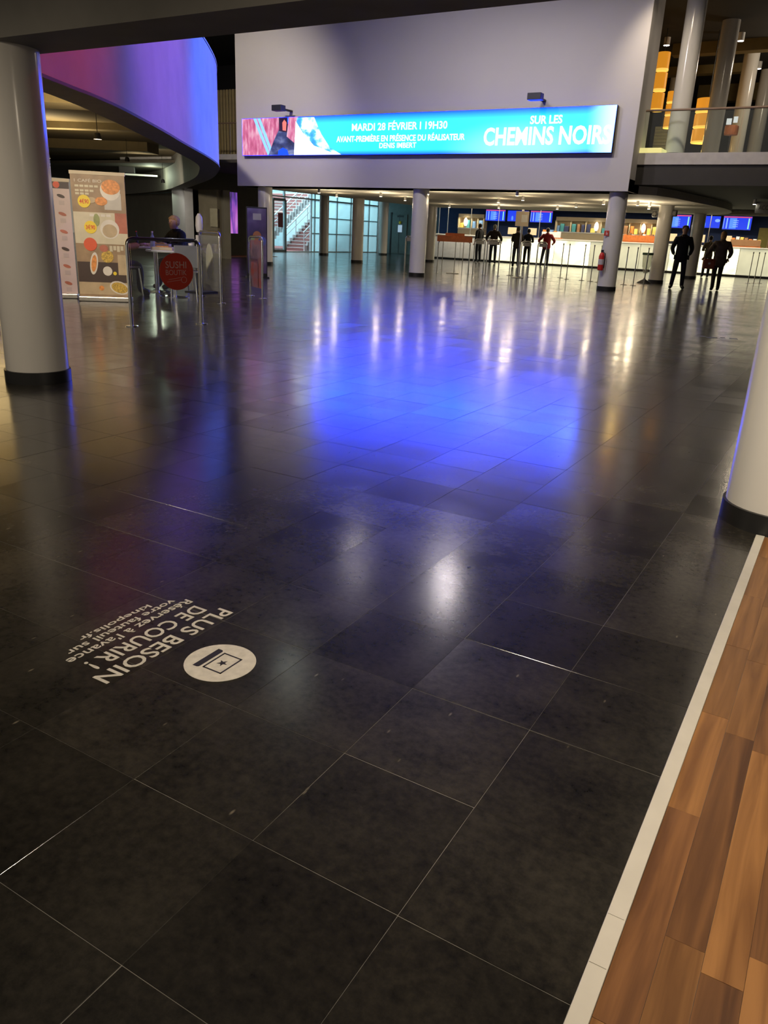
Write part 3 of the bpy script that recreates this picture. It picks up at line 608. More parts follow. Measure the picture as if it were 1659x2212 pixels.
for x, lb in ((-15.22, 'small dark spotlight arm above the left part of the screen'), (-7.55, 'small dark spotlight arm above the right part of the screen')):
    br = empty('screen_arm_light', (x, BY, 4.33)); tag(br, lb, 'spotlight', 'arm lights above the screen')
    MB().box(-0.05, -0.55, -0.02, 0.05, 0, 0.02).build('arm', BLACK, br); MB().box(-0.17, -0.72, -0.075, 0.17, -0.5, 0.075).build('head', mat('navy_black', (0.015, 0.016, 0.03), 0.5), br, bevel=0.01)

# ================================================================== CEILING LIGHTS
def lightbody(name, loc, label, group, r=0.05, ln=0.12, col=(1, 0.86, 0.6), st=14.0, tilt=(0, 0, 0)):
    t = empty(name, loc); t.rotation_euler = tilt; tag(t, label, 'spotlight', group)
    MB().lathe([(r, 0.0), (r, ln)], 14).build('housing', WHITE, t, smooth=True)
    MB().lathe([(r * 0.9, -0.006), (r * 0.9, 0.0)], 14).build('lens', emit('lens_%d_%d' % (int(col[2] * 100), int(st)), col, st), t)
    return t
SP = [(-14.72, 20.93), (-15.55, 23.12), (-13.36, 22.32), (-13.77, 24.61), (-10.79, 20.48), (-10.33, 24.49), (-8.16, 20.43), (-8.88, 22.84), (-9.77, 28.53), (-6.92, 24.24), (-5.95, 24.3), (-5.72, 24.78), (-6.13, 26.5), (-8.42, 26.41), (-12.2, 29.0), (-14.5, 29.5)]
near_words = ['above the glass stair hall', 'left of the tan column', 'right of the tan column', 'above the grey service door', 'beside the middle block column', 'left of the menu screens', 'at the front edge, left', 'behind the front edge pair',
              'above the bright counter', 'left of the extinguisher column', 'of the trio, left', 'of the trio, middle', 'of the trio, right', 'above the lit display', 'far back above the counter, left', 'far back above the counter']
for (x, y), nw in zip(SP, near_words):
    y = max(y, 20.55)
    lightbody('soffit_spotlight', (x, y, BZ - 0.12), 'small warm soffit spotlight ' + nw, 'soffit spotlights', 0.04, 0.12, (1, 0.86, 0.6), 16.0)
for x, y in SP[::2]:      # unseen upward lamps added near half the fixtures to brighten the soffit
    l = bpy.data.lights.new('soffit_fill', 'SPOT'); l.energy = 26; l.color = (1, 0.84, 0.60); l.spot_size = math.radians(168); l.spot_blend = 0.5; l.shadow_soft_size = 0.1
    o = bpy.data.objects.new('soffit_fill', l); COL.objects.link(o); o.location = (x, max(y, 20.9) + 0.3, BZ - 0.6); o.rotation_euler = (PI, 0, 0)
for x, y in SP:
    l = bpy.data.lights.new('soffit_spot_beam', 'POINT'); l.energy = 8; l.color = (1, 0.80, 0.52); l.shadow_soft_size = 0.05
    o = bpy.data.objects.new('soffit_spot_beam', l); COL.objects.link(o); o.location = (x, max(y, 20.55), BZ - 0.30)
for i, (x, y, t, p, c, a) in enumerate(HALL):
    f = empty('hall_floodlight', (x, y, HALL_Z)); tag(f, 'round floodlight on the dark hall ceiling, ' + ('over the middle of the screen', 'over the right part of the screen', 'above the curved balcony', 'above the tables and banners', 'before the upper columns', 'before the upper floor at the right', 'above the floor near the right column')[i], 'floodlight', 'hall floodlights')
    MB().lathe([(0.2, -0.05), (0.22, 0.09)], 20).build('can', BLACK, f, smooth=True)
    MB().lathe([(0.185, -0.056), (0.185, -0.05)], 20).build('lens', emit('flood_lens_%d' % i, c, (45, 160, 8, 14, 12, 16, 10)[i]), f)
for (loc, t, p, c, a), lb in zip(STAGE, ('blue', 'violet', 'red')):
    f = empty('stage_spot', loc); aim(f, t); tag(f, 'black stage spot throwing %s light on the curved balcony' % lb, 'stage light', 'coloured stage spots')
    MB().lathe([(0.1, 0.03), (0.11, 0.1), (0.09, 0.42)], 16).build('barrel', BLACK, f, smooth=True)
    f.location = loc
    pr_ = MB().cyl((loc[0], loc[1]), 0.015, loc[2] + 0.05, 6.75, 8).build('hanging_rod', BLACK, f); pr_.matrix_parent_inverse = f.matrix_world.inverted() if False else (Matrix.Translation(loc) @ f.rotation_euler.to_matrix().to_4x4()).inverted()
for x, y, z, t, p, c, a in FILL_SPOTS:
    f = empty('beam_spotlight', (x, y, z)); aim(f, t); tag(f, 'added unseen spotlight beyond the dark beam, brightening the ' + ('banners' if x < -7.3 else 'tables'), 'spotlight', 'added fill spotlights')
    MB().lathe([(0.05, 0.02), (0.055, 0.05), (0.05, 0.2)], 14).build('barrel', BLACK, f, smooth=True)
for x, y, z, t, p, c, a in NEAR:
    f = empty('downlight', (x, y, z)); tag(f, 'recessed downlight in the low entrance ceiling, ' + ('above the wood floor' if x > 0 else 'near the left column' if x < -4 else 'above the floor sticker' if y < 1 else 'added to brighten the right column'), 'downlight', 'entrance downlights')
    MB().lathe([(0.09, -0.01), (0.09, 0.07)], 18).build('ring', WHITE, f); MB().lathe([(0.07, -0.012), (0.07, -0.01)], 18).build('lens', emit('down_lens', WARM, 6), f)
for x, y, lb in ((-6.19, 25.98, 'small white ceiling light above the tall orange lamp'), (-4.22, 26.08, 'small white ceiling light right of the second upper column'), (-4.18, 30.0, 'small white ceiling light right of the third upper column')):
    lightbody('upper_ceiling_light', (x, y, 6.55), lb, 'upper ceiling lights', 0.09, 0.2, (1, 0.95, 0.9), 7.0)
l = bpy.data.lights.new('upper_floor_lamp', 'POINT'); l.energy = 120; l.color = WARM; l.shadow_soft_size = 0.2
o = bpy.data.objects.new('upper_floor_lamp', l); COL.objects.link(o); o.location = (-2.0, 27.0, 6.2)
# orange pendant lamps of the upper floor
def drum_lamp(x, y, z0, z1, r, label):
    t = empty('drum_lamp', (x, y, z0)); tag(t, label, 'lamp', 'orange drum lamps'); hgt = z1 - z0; n = 3
    sh = emit('lamp_shade_orange', (0.80, 0.30, 0.02), 0.75, base=(0.5, 0.25, 0.05)); bd = emit('lamp_band', (1.0, 0.55, 0.10), 1.1, base=(0.6, 0.4, 0.1))
    u = hgt / (n + 0.35)
    for k in range(n):
        MB().lathe([(r, 0.12 * u + k * u * 1.1), (r * 1.0, k * u * 1.1 + u)], 28, cap=False).build('shade', sh, t, smooth=True)
        MB().lathe([(r * 0.98, k * u * 1.1 - 0.0), (r * 1.02, k * u * 1.1 + 0.06 * u), (r * 0.99, 0.14 * u + k * u * 1.1)], 28).build('glowing_ring', bd, t, smooth=True)
    MB().cyl((0, 0), 0.01, hgt * 0.9, 6.75 - z0, 6).build('cord', BLACK, t)
    ll = bpy.data.lights.new('drum_lamp_bulb', 'POINT'); ll.energy = 14; ll.color = (1, 0.6, 0.2); ll.shadow_soft_size = 0.1
    lo = bpy.data.objects.new('drum_lamp_bulb', ll); COL.objects.link(lo); lo.location = (x, y, z0 - 0.25)
drum_lamp(-5.98, 25.0, 4.71, 6.24, 0.17, 'tall narrow orange drum lamp next to the white block')
drum_lamp(-4.72, 25.6, 3.93, 5.12, 0.30, 'wide orange drum lamp with white bands between two upper columns')
drum_lamp(-6.0, 27.0, 4.51, 5.56, 0.18, 'small pale orange drum lamp half behind the nearest upper column')
# upper balustrade
rl = empty('upper_handrail', (-1.0, MZ + 0.06, 3.2)); tag(rl, 'glass balustrade with thin brown handrail on the upper floor', 'balustrade')
MB().tube([(-4.2, 0, 0.92), (6.7, 0, 0.92)], 0.026, 10).build('rail', mat('brown_rail', (0.20, 0.13, 0.09), 0.5), rl)
for k in range(5): MB().box(-4.2 + k * 2.18, -0.006, 0.0, -4.2 + (k + 1) * 2.18 - 0.02, 0.006, 0.9).build('glass_panel', glass('rail_glass', (0.93, 0.97, 0.95), 0.03), rl)
# furniture on the upper floor
tb = empty('bar_table', (-3.62, 23.3, 3.2)); tag(tb, 'small orange topped bar table on the upper floor behind the glass', 'table')
MB().lathe([(0.16, 0.66), (0.17, 0.7), (0.17, 0.86), (0.16, 0.88)], 20).build('top', ORANGE, tb); MB().cyl((0, 0), 0.02, 0, 0.66, 10).build('stem', CHROME, tb); MB().cyl((0, 0), 0.14, 0, 0.02, 20).build('foot', CHROME, tb)
sc_ = empty('white_carton', (-3.6, 23.1, 4.5 - 0.42)); tag(sc_, 'pair of small white cards above the upper bar table', 'card')
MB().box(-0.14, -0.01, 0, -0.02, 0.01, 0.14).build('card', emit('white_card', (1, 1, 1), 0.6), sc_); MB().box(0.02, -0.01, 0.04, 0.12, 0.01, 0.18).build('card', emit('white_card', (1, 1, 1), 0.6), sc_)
ch = MB().box(-0.3, -0.3, 0, 0.3, 0.3, 0.12).build('floor_light_box', emit('yellow_floor_light', (0.9, 0.8, 0.3), 0.8), loc=(-5.0, 21.05, 3.2), bevel=0.03); tag(ch, 'pale yellow glowing box on the upper floor beside the white block', 'light box')
vp = empty('louvre_panel', (-6.2, 28.0, 3.2)); tag(vp, 'grey green louvred panel on the upper floor', 'panel')
lm = mat('grey_green_louvre', (0.20, 0.24, 0.22), 0.6); MB().box(-0.45, 0.02, 0, 0.45, 0.05, 1.5).build('frame', lm, vp)
for k in range(14): MB().box(-0.43, -0.03, 0.05 + k * 0.1, 0.43, 0.02, 0.05 + k * 0.1 + 0.05).build('slat', lm, vp)

# ================================================================== SERVICE COUNTER
CY = 38.0
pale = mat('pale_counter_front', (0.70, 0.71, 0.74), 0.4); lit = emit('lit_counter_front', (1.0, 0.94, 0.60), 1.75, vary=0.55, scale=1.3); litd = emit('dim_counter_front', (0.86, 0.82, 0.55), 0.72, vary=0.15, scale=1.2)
units = [(-19.6, -17.9, pale, 'pale unlit counter unit at the left end'), (-17.9, -16.15, pale, 'pale unlit counter unit left of the first glowing one'), (-16.15, -14.95, lit, 'first glowing counter unit from the left'),
         (-14.95, -13.75, lit, 'glowing counter unit behind the two queueing people'), (-13.75, -12.95, lit, 'glowing counter unit beside the red coat'), (-12.95, -11.2, lit, 'glowing counter unit below the goods shelf'),
         (-11.2, -9.9, litd, 'dim counter unit left of the extinguisher column'), (-9.9, -8.9, litd, 'dim counter unit right of the extinguisher column'), (-8.9, -7.6, litd, 'dim counter unit below the orange display'),
         (-7.6, -5.9, lit, 'glowing counter unit behind the man in the dark coat'), (-5.9, -4.7, lit, 'glowing counter unit behind the pair of women'), (-4.7, -3.4, litd, 'pale counter unit at the right end'), (-3.4, -1.2, lit, 'glowing counter unit at the right picture edge')]
for x0, x1, m_, lb in units:
    u = empty('counter_unit', ((x0 + x1) / 2, CY, 0)); hw = (x1 - x0) / 2; tag(u, lb, 'counter', 'service counter units')
    MB().box(-hw + .01, 0.03, 0.0, hw - .01, 0.7, 0.08).build('toe_kick', BLACK, u); MB().box(-hw + .004, 0.02, 0.08, hw - .004, 0.75, 1.17).build('body', WHITE, u)
    MB().box(-hw + .02, -0.01, 0.1, hw - .02, 0.02, 1.15).build('front_panel', m_, u)
tag(MB().box(-19.65, CY - 0.06, 1.172, -1.2, CY + 0.8, 1.23).build('worktop', WHITE, bevel=0.01), 'long white worktop along the service counter', 'worktop')
# display cases on the worktop
def display(x, wd, label, cols):
    t = empty('display_case', (x, CY + 0.25, 1.23)); tag(t, label, 'display case', 'counter display cases')
    MB().box(-wd / 2, -0.22, 0, wd / 2, 0.22, 0.05).build('base', ORANGE, t); MB().box(-wd / 2, -0.24, 0.05, wd / 2, -0.225, 0.3).build('front', cols[0], t)
    n = max(3, int(wd / 0.16))
    for k in range(n): MB().box(-wd / 2 + (k + .12) * wd / n, -0.2, 0.05, -wd / 2 + (k + .85) * wd / n, 0.0, 0.30 + 0.12 * random.random()).build('packet', cols[1 + k % (len(cols) - 1)], t)
    return t
PK = [mat('packet_orange', (0.75, 0.25, 0.06), 0.5), mat('packet_white', (0.8, 0.8, 0.85), 0.5), mat('packet_blue', (0.15, 0.3, 0.6), 0.5), mat('packet_brown', (0.3, 0.16, 0.08), 0.5), mat('packet_yellow', (0.8, 0.6, 0.15), 0.5)]
dcs = [display(-9.0, 1.5, 'orange display case of packets right of the extinguisher column', [ORANGE, PK[0], PK[3], PK[1]]), display(-4.55, 1.2, 'orange and white display case at the right end of the counter', [PK[3], PK[0], PK[1], PK[4], PK[3]]),
       display(-13.2, 0.9, 'white and orange display case beside the red coat', [PK[1], PK[0], PK[1], PK[2]]), display(-3.0, 0.9, 'red brown display case cut by the right edge', [PK[3], RED, PK[3], PK[1]])]
# back shelving units with goods
def shelving(x0, x1, label, n):
    t = empty('back_shelf', ((x0 + x1) / 2, 41.0, 0)); hw = (x1 - x0) / 2; tag(t, label, 'shelving', 'back shelves')
    MB().box(-hw, 0.3, 0, hw, 0.36, 2.3).build('back_panel', CREAM, t)
    MB().box(-hw, -0.1, 2.12, hw, 0.3, 2.3).build('canopy', CREAM, t); MB().box(-hw, -0.1, 0, hw, 0.3, 1.55).build('cabinet', CREAM, t); MB().box(-hw, -0.15, 1.55, hw, 0.3, 1.6).build('shelf', WHITE, t)
    for s in (-1, 1): MB().box(s * hw - 0.03, -0.1, 1.6, s * hw + 0.03, 0.3, 2.12).build('side', CREAM, t)
    for k in range(1, 4): MB().box(-hw + k * hw / 2 - 0.012, -0.05, 1.6, -hw + k * hw / 2 + 0.012, 0.28, 2.12).build('divider', CREAM, t)
    l = bpy.data.lights.new('shelf_strip_light', 'AREA'); l.shape = 'RECTANGLE'; l.size = 2 * hw - 0.2; l.size_y = 0.08; l.energy = 16; l.color = (1, 0.85, 0.58)
    o = bpy.data.objects.new('shelf_strip_light', l); COL.objects.link(o); o.location = ((x0 + x1) / 2, 40.85, 2.1); o.rotation_euler = (math.radians(-18), 0, 0)
    cols = PK + [mat('packet_navy', (0.03, 0.04, 0.12), 0.5), mat('packet_teal', (0.05, 0.25, 0.3), 0.5)]
    nth = ['first', 'second', 'third', 'fourth', 'fifth', 'sixth', 'seventh', 'eighth', 'ninth', 'tenth', 'eleventh', 'twelfth', 'thirteenth', 'fourteenth', 'fifteenth', 'sixteenth']; cnt = 0
    for bay in range(4):
        x = -hw + bay * hw / 2 + 0.05
        while x < -hw + (bay + 1) * hw / 2 - 0.2:
            wd = min(random.uniform(0.12, 0.24), -hw + (bay + 1) * hw / 2 - 0.04 - x); hgt = random.uniform(0.2, 0.4); cm_ = random.choice(cols)
            g = MB().box(-wd / 2, -0.08, 0, wd / 2, 0.08, hgt).build('snack_packet', cm_, loc=((x0 + x1) / 2 + x + wd / 2, 41.08, 1.602), bevel=0.015)
            tag(g, '%s packet, %s from left on the %s' % (cm_.name.split('_')[1], nth[cnt], label), 'packet', 'packets on the ' + label); cnt += 1; x += wd + random.uniform(0.02, 0.10)
    return t
shelving(-20.0 + 0.5, -18.0, 'pale goods shelf left of the menu screens', 0); shelving(-14.0, -10.9, 'cream goods shelf behind the bright counter', 0); shelving(-10.8, -8.68, 'cream goods shelf right of the extinguisher column', 0)
# bright lamps on shelves
for x, c, lb in ((-19.0, (1, 0.9, 0.7), 'bright flame shaped lamp on the left goods shelf'), (-11.85, (1, 0.92, 0.75), 'bright white lamp on the goods shelf left of the extinguisher column'), (-9.55, (1, 0.75, 0.5), 'bright orange white lamp on the shelf right of the extinguisher column')):
    t = empty('shelf_lamp', (x, 40.78, 1.6)); tag(t, lb, 'lamp', 'shelf lamps'); MB().cyl((0, 0), 0.05, 0, 0.1, 12).build('base', STEEL, t); MB().lathe([(0.06, 0.1), (0.11, 0.25), (0.09, 0.4), (0.03, 0.5)], 14).build('shade', emit('shelf_lamp_%d' % int(c[1] * 100), c, 3.2), t, smooth=True)
# menu monitors
def monitor(x0, x1, z0, z1, kind, label):
    t = empty('menu_screen', ((x0 + x1) / 2, 40.9, z0)); hw = (x1 - x0) / 2; hh = z1 - z0; tag(t, label, 'menu screen', 'menu screens above the counter')
    MB().box(-hw, 0, 0, hw, 0.07, hh).build('housing', BLACK, t); dsp = MB().box(-hw + .02, -0.006, 0.02, hw - .02, 0, hh - .02).build('display', emit('menu_blue', (0.01, 0.05, 0.85), 1.0), t)
    MB().cyl((0, 0.05), 0.02, hh, 2.64 - z0, 8).build('ceiling_mount', BLACK, t)
    if kind == 0:
        MB().box(-hw + .03, -0.012, hh - .08, hw - .03, -0.006, hh - .03).build('red_header', emit('menu_red', (0.8, 0.08, 0.15), 0.9), dsp)
        for xx, wd, c in ((-hw + .04, .03, 'a'), (-hw + .16, .06, 'a'), (-hw + .30, .30, 'b'), (hw - .16, .06, 'c')):
            MB().box(xx, -0.011, .06, xx + wd, -0.006, hh - .1).build('menu_column', emit('menu_' + c, {'a': (0.25, 0.45, 1.0), 'b': (0.10, 0.30, 1.0), 'c': (0.3, 0.8, 0.7)}[c], 1.0), dsp)
        for k in range(4): MB().box(-hw + .46, -0.013, .14 + k * .085, -hw + .68, -0.011, .16 + k * .085).build('menu_line', emit('menu_line', (0.4, 0.6, 1.0), 1.0), dsp)
    else:
        MB().sphere((0.25, -0.01, hh * .62), 0.07, sc=(1.6, 0.1, 1)).build('picture', emit('menu_a', (0.25, 0.45, 1.0), 1.0), dsp); MB().sphere((-0.3, -0.01, hh * .3), 0.09, sc=(.6, 0.1, 1.3)).build('picture', emit('menu_b', (0.10, 0.30, 1.0), 1.0), dsp)
monitor(-17.93, -16.78, 1.98, 2.57, 0, 'left menu screen over the left half of the counter'); monitor(-16.68, -15.5, 1.99, 2.55, 1, 'plain deep blue menu screen left of centre'); monitor(-15.42, -14.2, 1.98, 2.57, 0, 'third menu screen from the left, by the goods shelf')
monitor(-8.6, -7.42, 1.95, 2.57, 0, 'menu screen behind the man in the dark coat'); monitor(-6.9, -6.12, 2.0, 2.55, 1, 'small deep blue menu screen right of the coated man'); monitor(-6.03, -4.78, 1.96, 2.57, 0, 'menu screen furthest to the right')
# hanging rods over the counter
for x, lb in ((-19.4, 'first from the left'), (-18.9, 'second from the left'), (-17.6, 'third from the left'), (-16.1, 'left of the cream tills'), (-14.9, 'between the cream tills'), (-13.95, 'left of the white and orange case'), (-9.95, 'left of the orange display case'), (-6.15, 'between the two right hand tills'), (-3.72, 'at the right end of the counter')):
    r_ = empty('hanging_rod', (x, CY + 0.4, 1.23)); tag(r_, 'slim steel rod over the counter, ' + lb, 'rod', 'slim rods over the counter')
    MB().cyl((0, 0), 0.018, 0.02, 1.38, 8).build('rod', STEEL, r_); MB().cyl((0, 0), 0.06, 0.0, 0.02, 12).build('foot', STEEL, r_)
# tills and small screens on the counter
for x, lb in ((-15.35, 'cream till screen left of centre on the counter'), (-14.3, 'cream till screen above the queue'), (-6.5, 'grey till behind the pair of women'), (-5.4, 'brown till right of the pair of women'), (-7.7, 'cream till beside the coated man')):
    t = empty('till', (x, CY + 0.45, 1.23)); tag(t, lb, 'till', 'tills on the counter'); MB().box(-0.14, -0.1, 0, 0.14, 0.1, 0.04).build('base', BLACK, t); MB().box(-0.03, -0.02, 0.04, 0.03, 0.02, 0.12).build('stem', BLACK, t); MB().box(-0.22, -0.03, 0.12, 0.22, 0.02, 0.44).build('screen', CREAM, t, bevel=0.01)
yc = tag(MB().box(-0.45, -0.15, 0, 0.45, 0.15, 2.1).build('yellow_cabinet', [mat('mustard_panel', (0.45, 0.38, 0.10), 0.6)], loc=(-4.0, 41.3, 0)), 'mustard yellow cabinet at the right end of the blue wall', 'cabinet')
# light inside the counter zone
l = bpy.data.lights.new('counter_ceiling_light', 'AREA'); l.shape = 'RECTANGLE'; l.size = 16; l.size_y = 0.6; l.energy = 420; l.color = (1, 0.86, 0.62)
o = bpy.data.objects.new('counter_ceiling_light', l); COL.objects.link(o); o.location = (-11.0, 37.3, 2.6)

# ================================================================== QUEUE BARRIERS
def hoop(name, p0, p1, hgt, label, group, fill=None, cat='barrier'):
    p0, p1 = Vector((*p0, 0)), Vector((*p1, 0)); c = (p0 + p1) / 2; t = empty(name, c); tag(t, label, cat, group); a = p0 - c; b = p1 - c; d = (b - a).normalized(); rr = 0.07
    path = [a + Vector((0, 0, 0.012)), a + Vector((0, 0, hgt - rr))] + [a + d * rr * (1 - math.cos(k * PI / 8)) + Vector((0, 0, hgt - rr + rr * math.sin(k * PI / 8))) for k in range(1, 5)]
    path += [b - d * rr * (1 - math.cos(k * PI / 8)) + Vector((0, 0, hgt - rr + rr * math.sin(k * PI / 8))) for k in range(4, 0, -1)] + [b + Vector((0, 0, hgt - rr)), b + Vector((0, 0, 0.012))]
    MB().tube(path, 0.019, 10).build('hoop_tube', CHROME, t, smooth=True)
    for q in (a, b): MB().lathe([(0.07, 0), (0.07, 0.008), (0.03, 0.014)], 18, (q.x, q.y, 0)).build('floor_flange', CHROME, t, smooth=True)
    if fill:
        n = Vector((-d.y, d.x, 0)) * 0.004; w2 = (b - a).length
        M = Matrix(((d.x, n.x / 0.004, 0, a.x), (d.y, n.y / 0.004, 0, a.y), (0, 0, 1, 0), (0, 0, 0, 1)))
        t = MB().box(0.04, -0.004, 0.16, w2 - 0.04, 0.004, hgt - 0.05, M).build('panel', fill, t)
    return t, a, b, d
PLEX = glass('clear_plexiglass', (0.93, 0.95, 0.95), 0.07)
GB = 'chrome hoop barriers by the counter'
for p0, p1, lb in (((-12.05, 21.7), (-11.55, 21.95), 'chrome hoop barrier left of the middle block column'), ((-10.9, 24.2), (-10.6, 24.35), 'narrow chrome hoop barrier before the person in black'), ((-10.3, 23.85), (-9.95, 24.05), 'chrome hoop barrier before the bald man'),
                   ((-9.45, 24.6), (-9.2, 24.72), 'chrome hoop barrier right of the pole sign'), ((-8.95, 24.7), (-8.7, 24.8), 'chrome hoop barrier before the red coat')):
    t, a, b, d = hoop('hoop_barrier', p0, p1, 1.07, lb, GB)
    M = Matrix(((d.x, -d.y, 0, 0), (d.y, d.x, 0, 0), (0, 0, 1, 0), (0, 0, 0, 1))); hw = (b - a).length / 2
    MB().box(-hw + 0.03, -0.02, 0.93, hw - 0.03, 0.02, 1.04, M).build('top_plate', STEEL, t)
t, a, b, d = hoop('queue_desk', (-11.75, 23.3), (-10.85, 23.75), 0.98, 'orange topped queue desk on thin chrome legs left of the counter', None, None, 'desk')
M = Matrix(((d.x, -d.y, 0, 0), (d.y, d.x, 0, 0), (0, 0, 1, 0), (0, 0, 0, 1)))
MB().box(-0.55, -0.2, 0.96, 0.55, 0.2, 1.14, M).build('orange_top', ORANGE, t, bevel=0.01); MB().box(-0.3, -0.1, 1.14, 0.3, 0.12, 1.22, M).build('upper_shelf', ORANGE, t)
for s in (-0.35, 0.05, 0.3): MB().cyl(tuple((M @ Vector((s, 0.1, 0)))[:2]), 0.012, 0, 0.96, 8).build('leg', STEEL, t)
MB().cyl((0, 0), 0.2, 0, 0.02, 20).build('foot_plate', STEEL, t)
# slim queue posts
for x, y, lb in ((-8.45, 25.7, 'slim queue post in front of the red coat'), (-8.05, 25.1, 'second slim queue post right of the red coat'), (-7.5, 24.95, 'slim queue post before the bright counter unit'), (-7.15, 24.7, 'slim queue post further right before the bright counter'),
                 (-6.85, 24.45, 'slim queue post just left of the extinguisher column'), (-5.98, 24.1, 'first slim queue post right of the extinguisher column'), (-5.68, 24.0, 'second slim queue post right of the extinguisher column'), (-5.45, 24.35, 'slim queue post beside the tall bin'),
                 (-3.45, 31.6, 'slim queue post near the right picture edge'), (-3.3, 32.0, 'slim queue post at the right edge, second'), (-3.15, 32.4, 'slim queue post at the right edge, third'), (-9.95, 25.0, 'slim queue post left of the pole sign')):
    t = empty('queue_post', (x, y, 0)); tag(t, lb, 'post', 'slim queue posts'); MB().cyl((0, 0), 0.014, 0.012, 1.02, 10).build('post', STEEL, t, smooth=True); MB().lathe([(0.09, 0), (0.09, 0.008), (0.03, 0.016)], 18).build('foot', STEEL, t); MB().lathe([(0.02, 1.02), (0.022, 1.06), (0.01, 1.07)], 10).build('cap', STEEL, t)
t = empty('pole_sign', (-9.2, 23.8, 0)); tag(t, 'cream notice board on a thick steel pole before the counter', 'sign'); MB().cyl((0, 0), 0.03, 0.02, 1.98, 12).build('pole', STEEL, t, smooth=True); MB().lathe([(0.2, 0), (0.2, 0.012), (0.05, 0.025)], 20).build('foot', STEEL, t)
MB().box(-0.21, -0.05, 1.5, 0.21, -0.03, 1.93).build('board', CREAM, t, bevel=0.006); MB().box(-0.02, -0.056, 1.62, 0.17, -0.05, 1.83).build('notice', mat('pale_paper', (0.75, 0.74, 0.66), 0.7), t)
# fire extinguisher and its sign
ex = empty('fire_extinguisher', (-5.66, 20.27, 0.48)); tag(ex, 'red fire extinguisher hung on the white column', 'fire extinguisher')
MB().lathe([(0.055, 0), (0.07, 0.015), (0.07, 0.34), (0.045, 0.41), (0.022, 0.43)], 20).build('cylinder', RED, ex, smooth=True); MB().lathe([(0.0715, 0.14), (0.0715, 0.27)], 20, cap=False).build('label', mat('grey_label', (0.6, 0.55, 0.55), 0.5), ex)
MB().box(-0.03, -0.02, 0.43, 0.03, 0.02, 0.49).build('valve', BLACK, ex); MB().tube([(0.02, -0.02, 0.45), (0.09, -0.03, 0.40), (0.095, -0.03, 0.2), (0.09, -0.03, 0.06)], 0.011).build('hose', BLACK, ex); MB().box(-0.04, 0.05, 0.2, 0.04, 0.1, 0.26).build('bracket', BLACK, ex)
es = tag(MB().box(-0.06, -0.004, -0.06, 0.06, 0.004, 0.06).build('extinguisher_sign', REDSIGN, loc=(-5.63, 20.315, 1.36), rz=-0.1), 'small square red sign on the column above the extinguisher', 'sign')
MB().box(-0.012, -0.008, -0.035, 0.0, -0.004, 0.04).build('pictogram', WHITE, es); MB().box(0.012, -0.008, -0.035, 0.03, -0.004, 0.01).build('pictogram', WHITE, es)
# small dark speakers on the columns
for x, y, z, lb in ((-5.92, 26.5, 2.05, 'small dark speaker on the left of the bin column'), (-5.33, 26.5, 2.08, 'small dark speaker on the right of the bin column')):
    t = empty('column_speaker', (x, y, z)); tag(t, lb, 'speaker', 'column speakers'); MB().box(-0.07, -0.08, -0.09, 0.07, 0.08, 0.09).build('case', BLACK, t, bevel=0.015); MB().lathe([(0.05, 0), (0.05, 0.004)], 16, M=Matrix.Translation((0, -0.084, 0)) @ Matrix.Rotation(PI / 2, 4, 'X')).build('grille', DARKBEAM, t)
# tall transparent bin
bn = empty('waste_bin', (-5.83, 26.0, 0)); tag(bn, 'tall bin of clear plastic bag on a black foot before the column', 'bin')
MB().lathe([(0.22, 0), (0.2, 0.03), (0.04, 0.12), (0.02, 0.16)], 20).build('foot', BLACK, bn, smooth=True); MB().cyl((0, 0), 0.015, 0.15, 0.88, 8).build('stem', STEEL, bn); MB().lathe([(0.15, 0.84), (0.165, 0.85), (0.165, 0.9), (0.15, 0.91)], 24).build('lid_ring', mat('dark_green_lid', (0.02, 0.05, 0.025), 0.5), bn, smooth=True)
MB().lathe([(0.06, 0.3), (0.12, 0.5), (0.15, 0.85)], 20, cap=False).build('bag', glass('clear_bag', (0.85, 0.86, 0.8), 0.35, 0.3), bn, smooth=True)
# ceiling sign at right
cs = empty('ceiling_sign', (-2.75, 26.0, 2.13)); tag(cs, 'grey hanging direction sign cut by the right edge', 'sign')
MB().box(-0.27, -0.02, 0, 0.5, 0.02, 0.31).build('board', mat('grey_sign_board', (0.35, 0.33, 0.27), 0.6), cs)
text_obj('lettering', 'ACC', mat('dark_letter', (0.05, 0.05, 0.04), 0.6), wallM(-0.06, -0.0225, 0.15), 0.26, 0.12, 0.002, 0.0, cs)
for x in (-0.2, 0.4): MB().cyl((x, 0), 0.006, 0.31, 0.37, 6).build('hanger', STEEL, cs)
lightbody('side_spotlight', (-3.06, 25.95, 2.36), 'bright white spotlight left of the hanging sign', 'side spotlights', 0.045, 0.14, (1, 0.97, 0.9), 18.0)

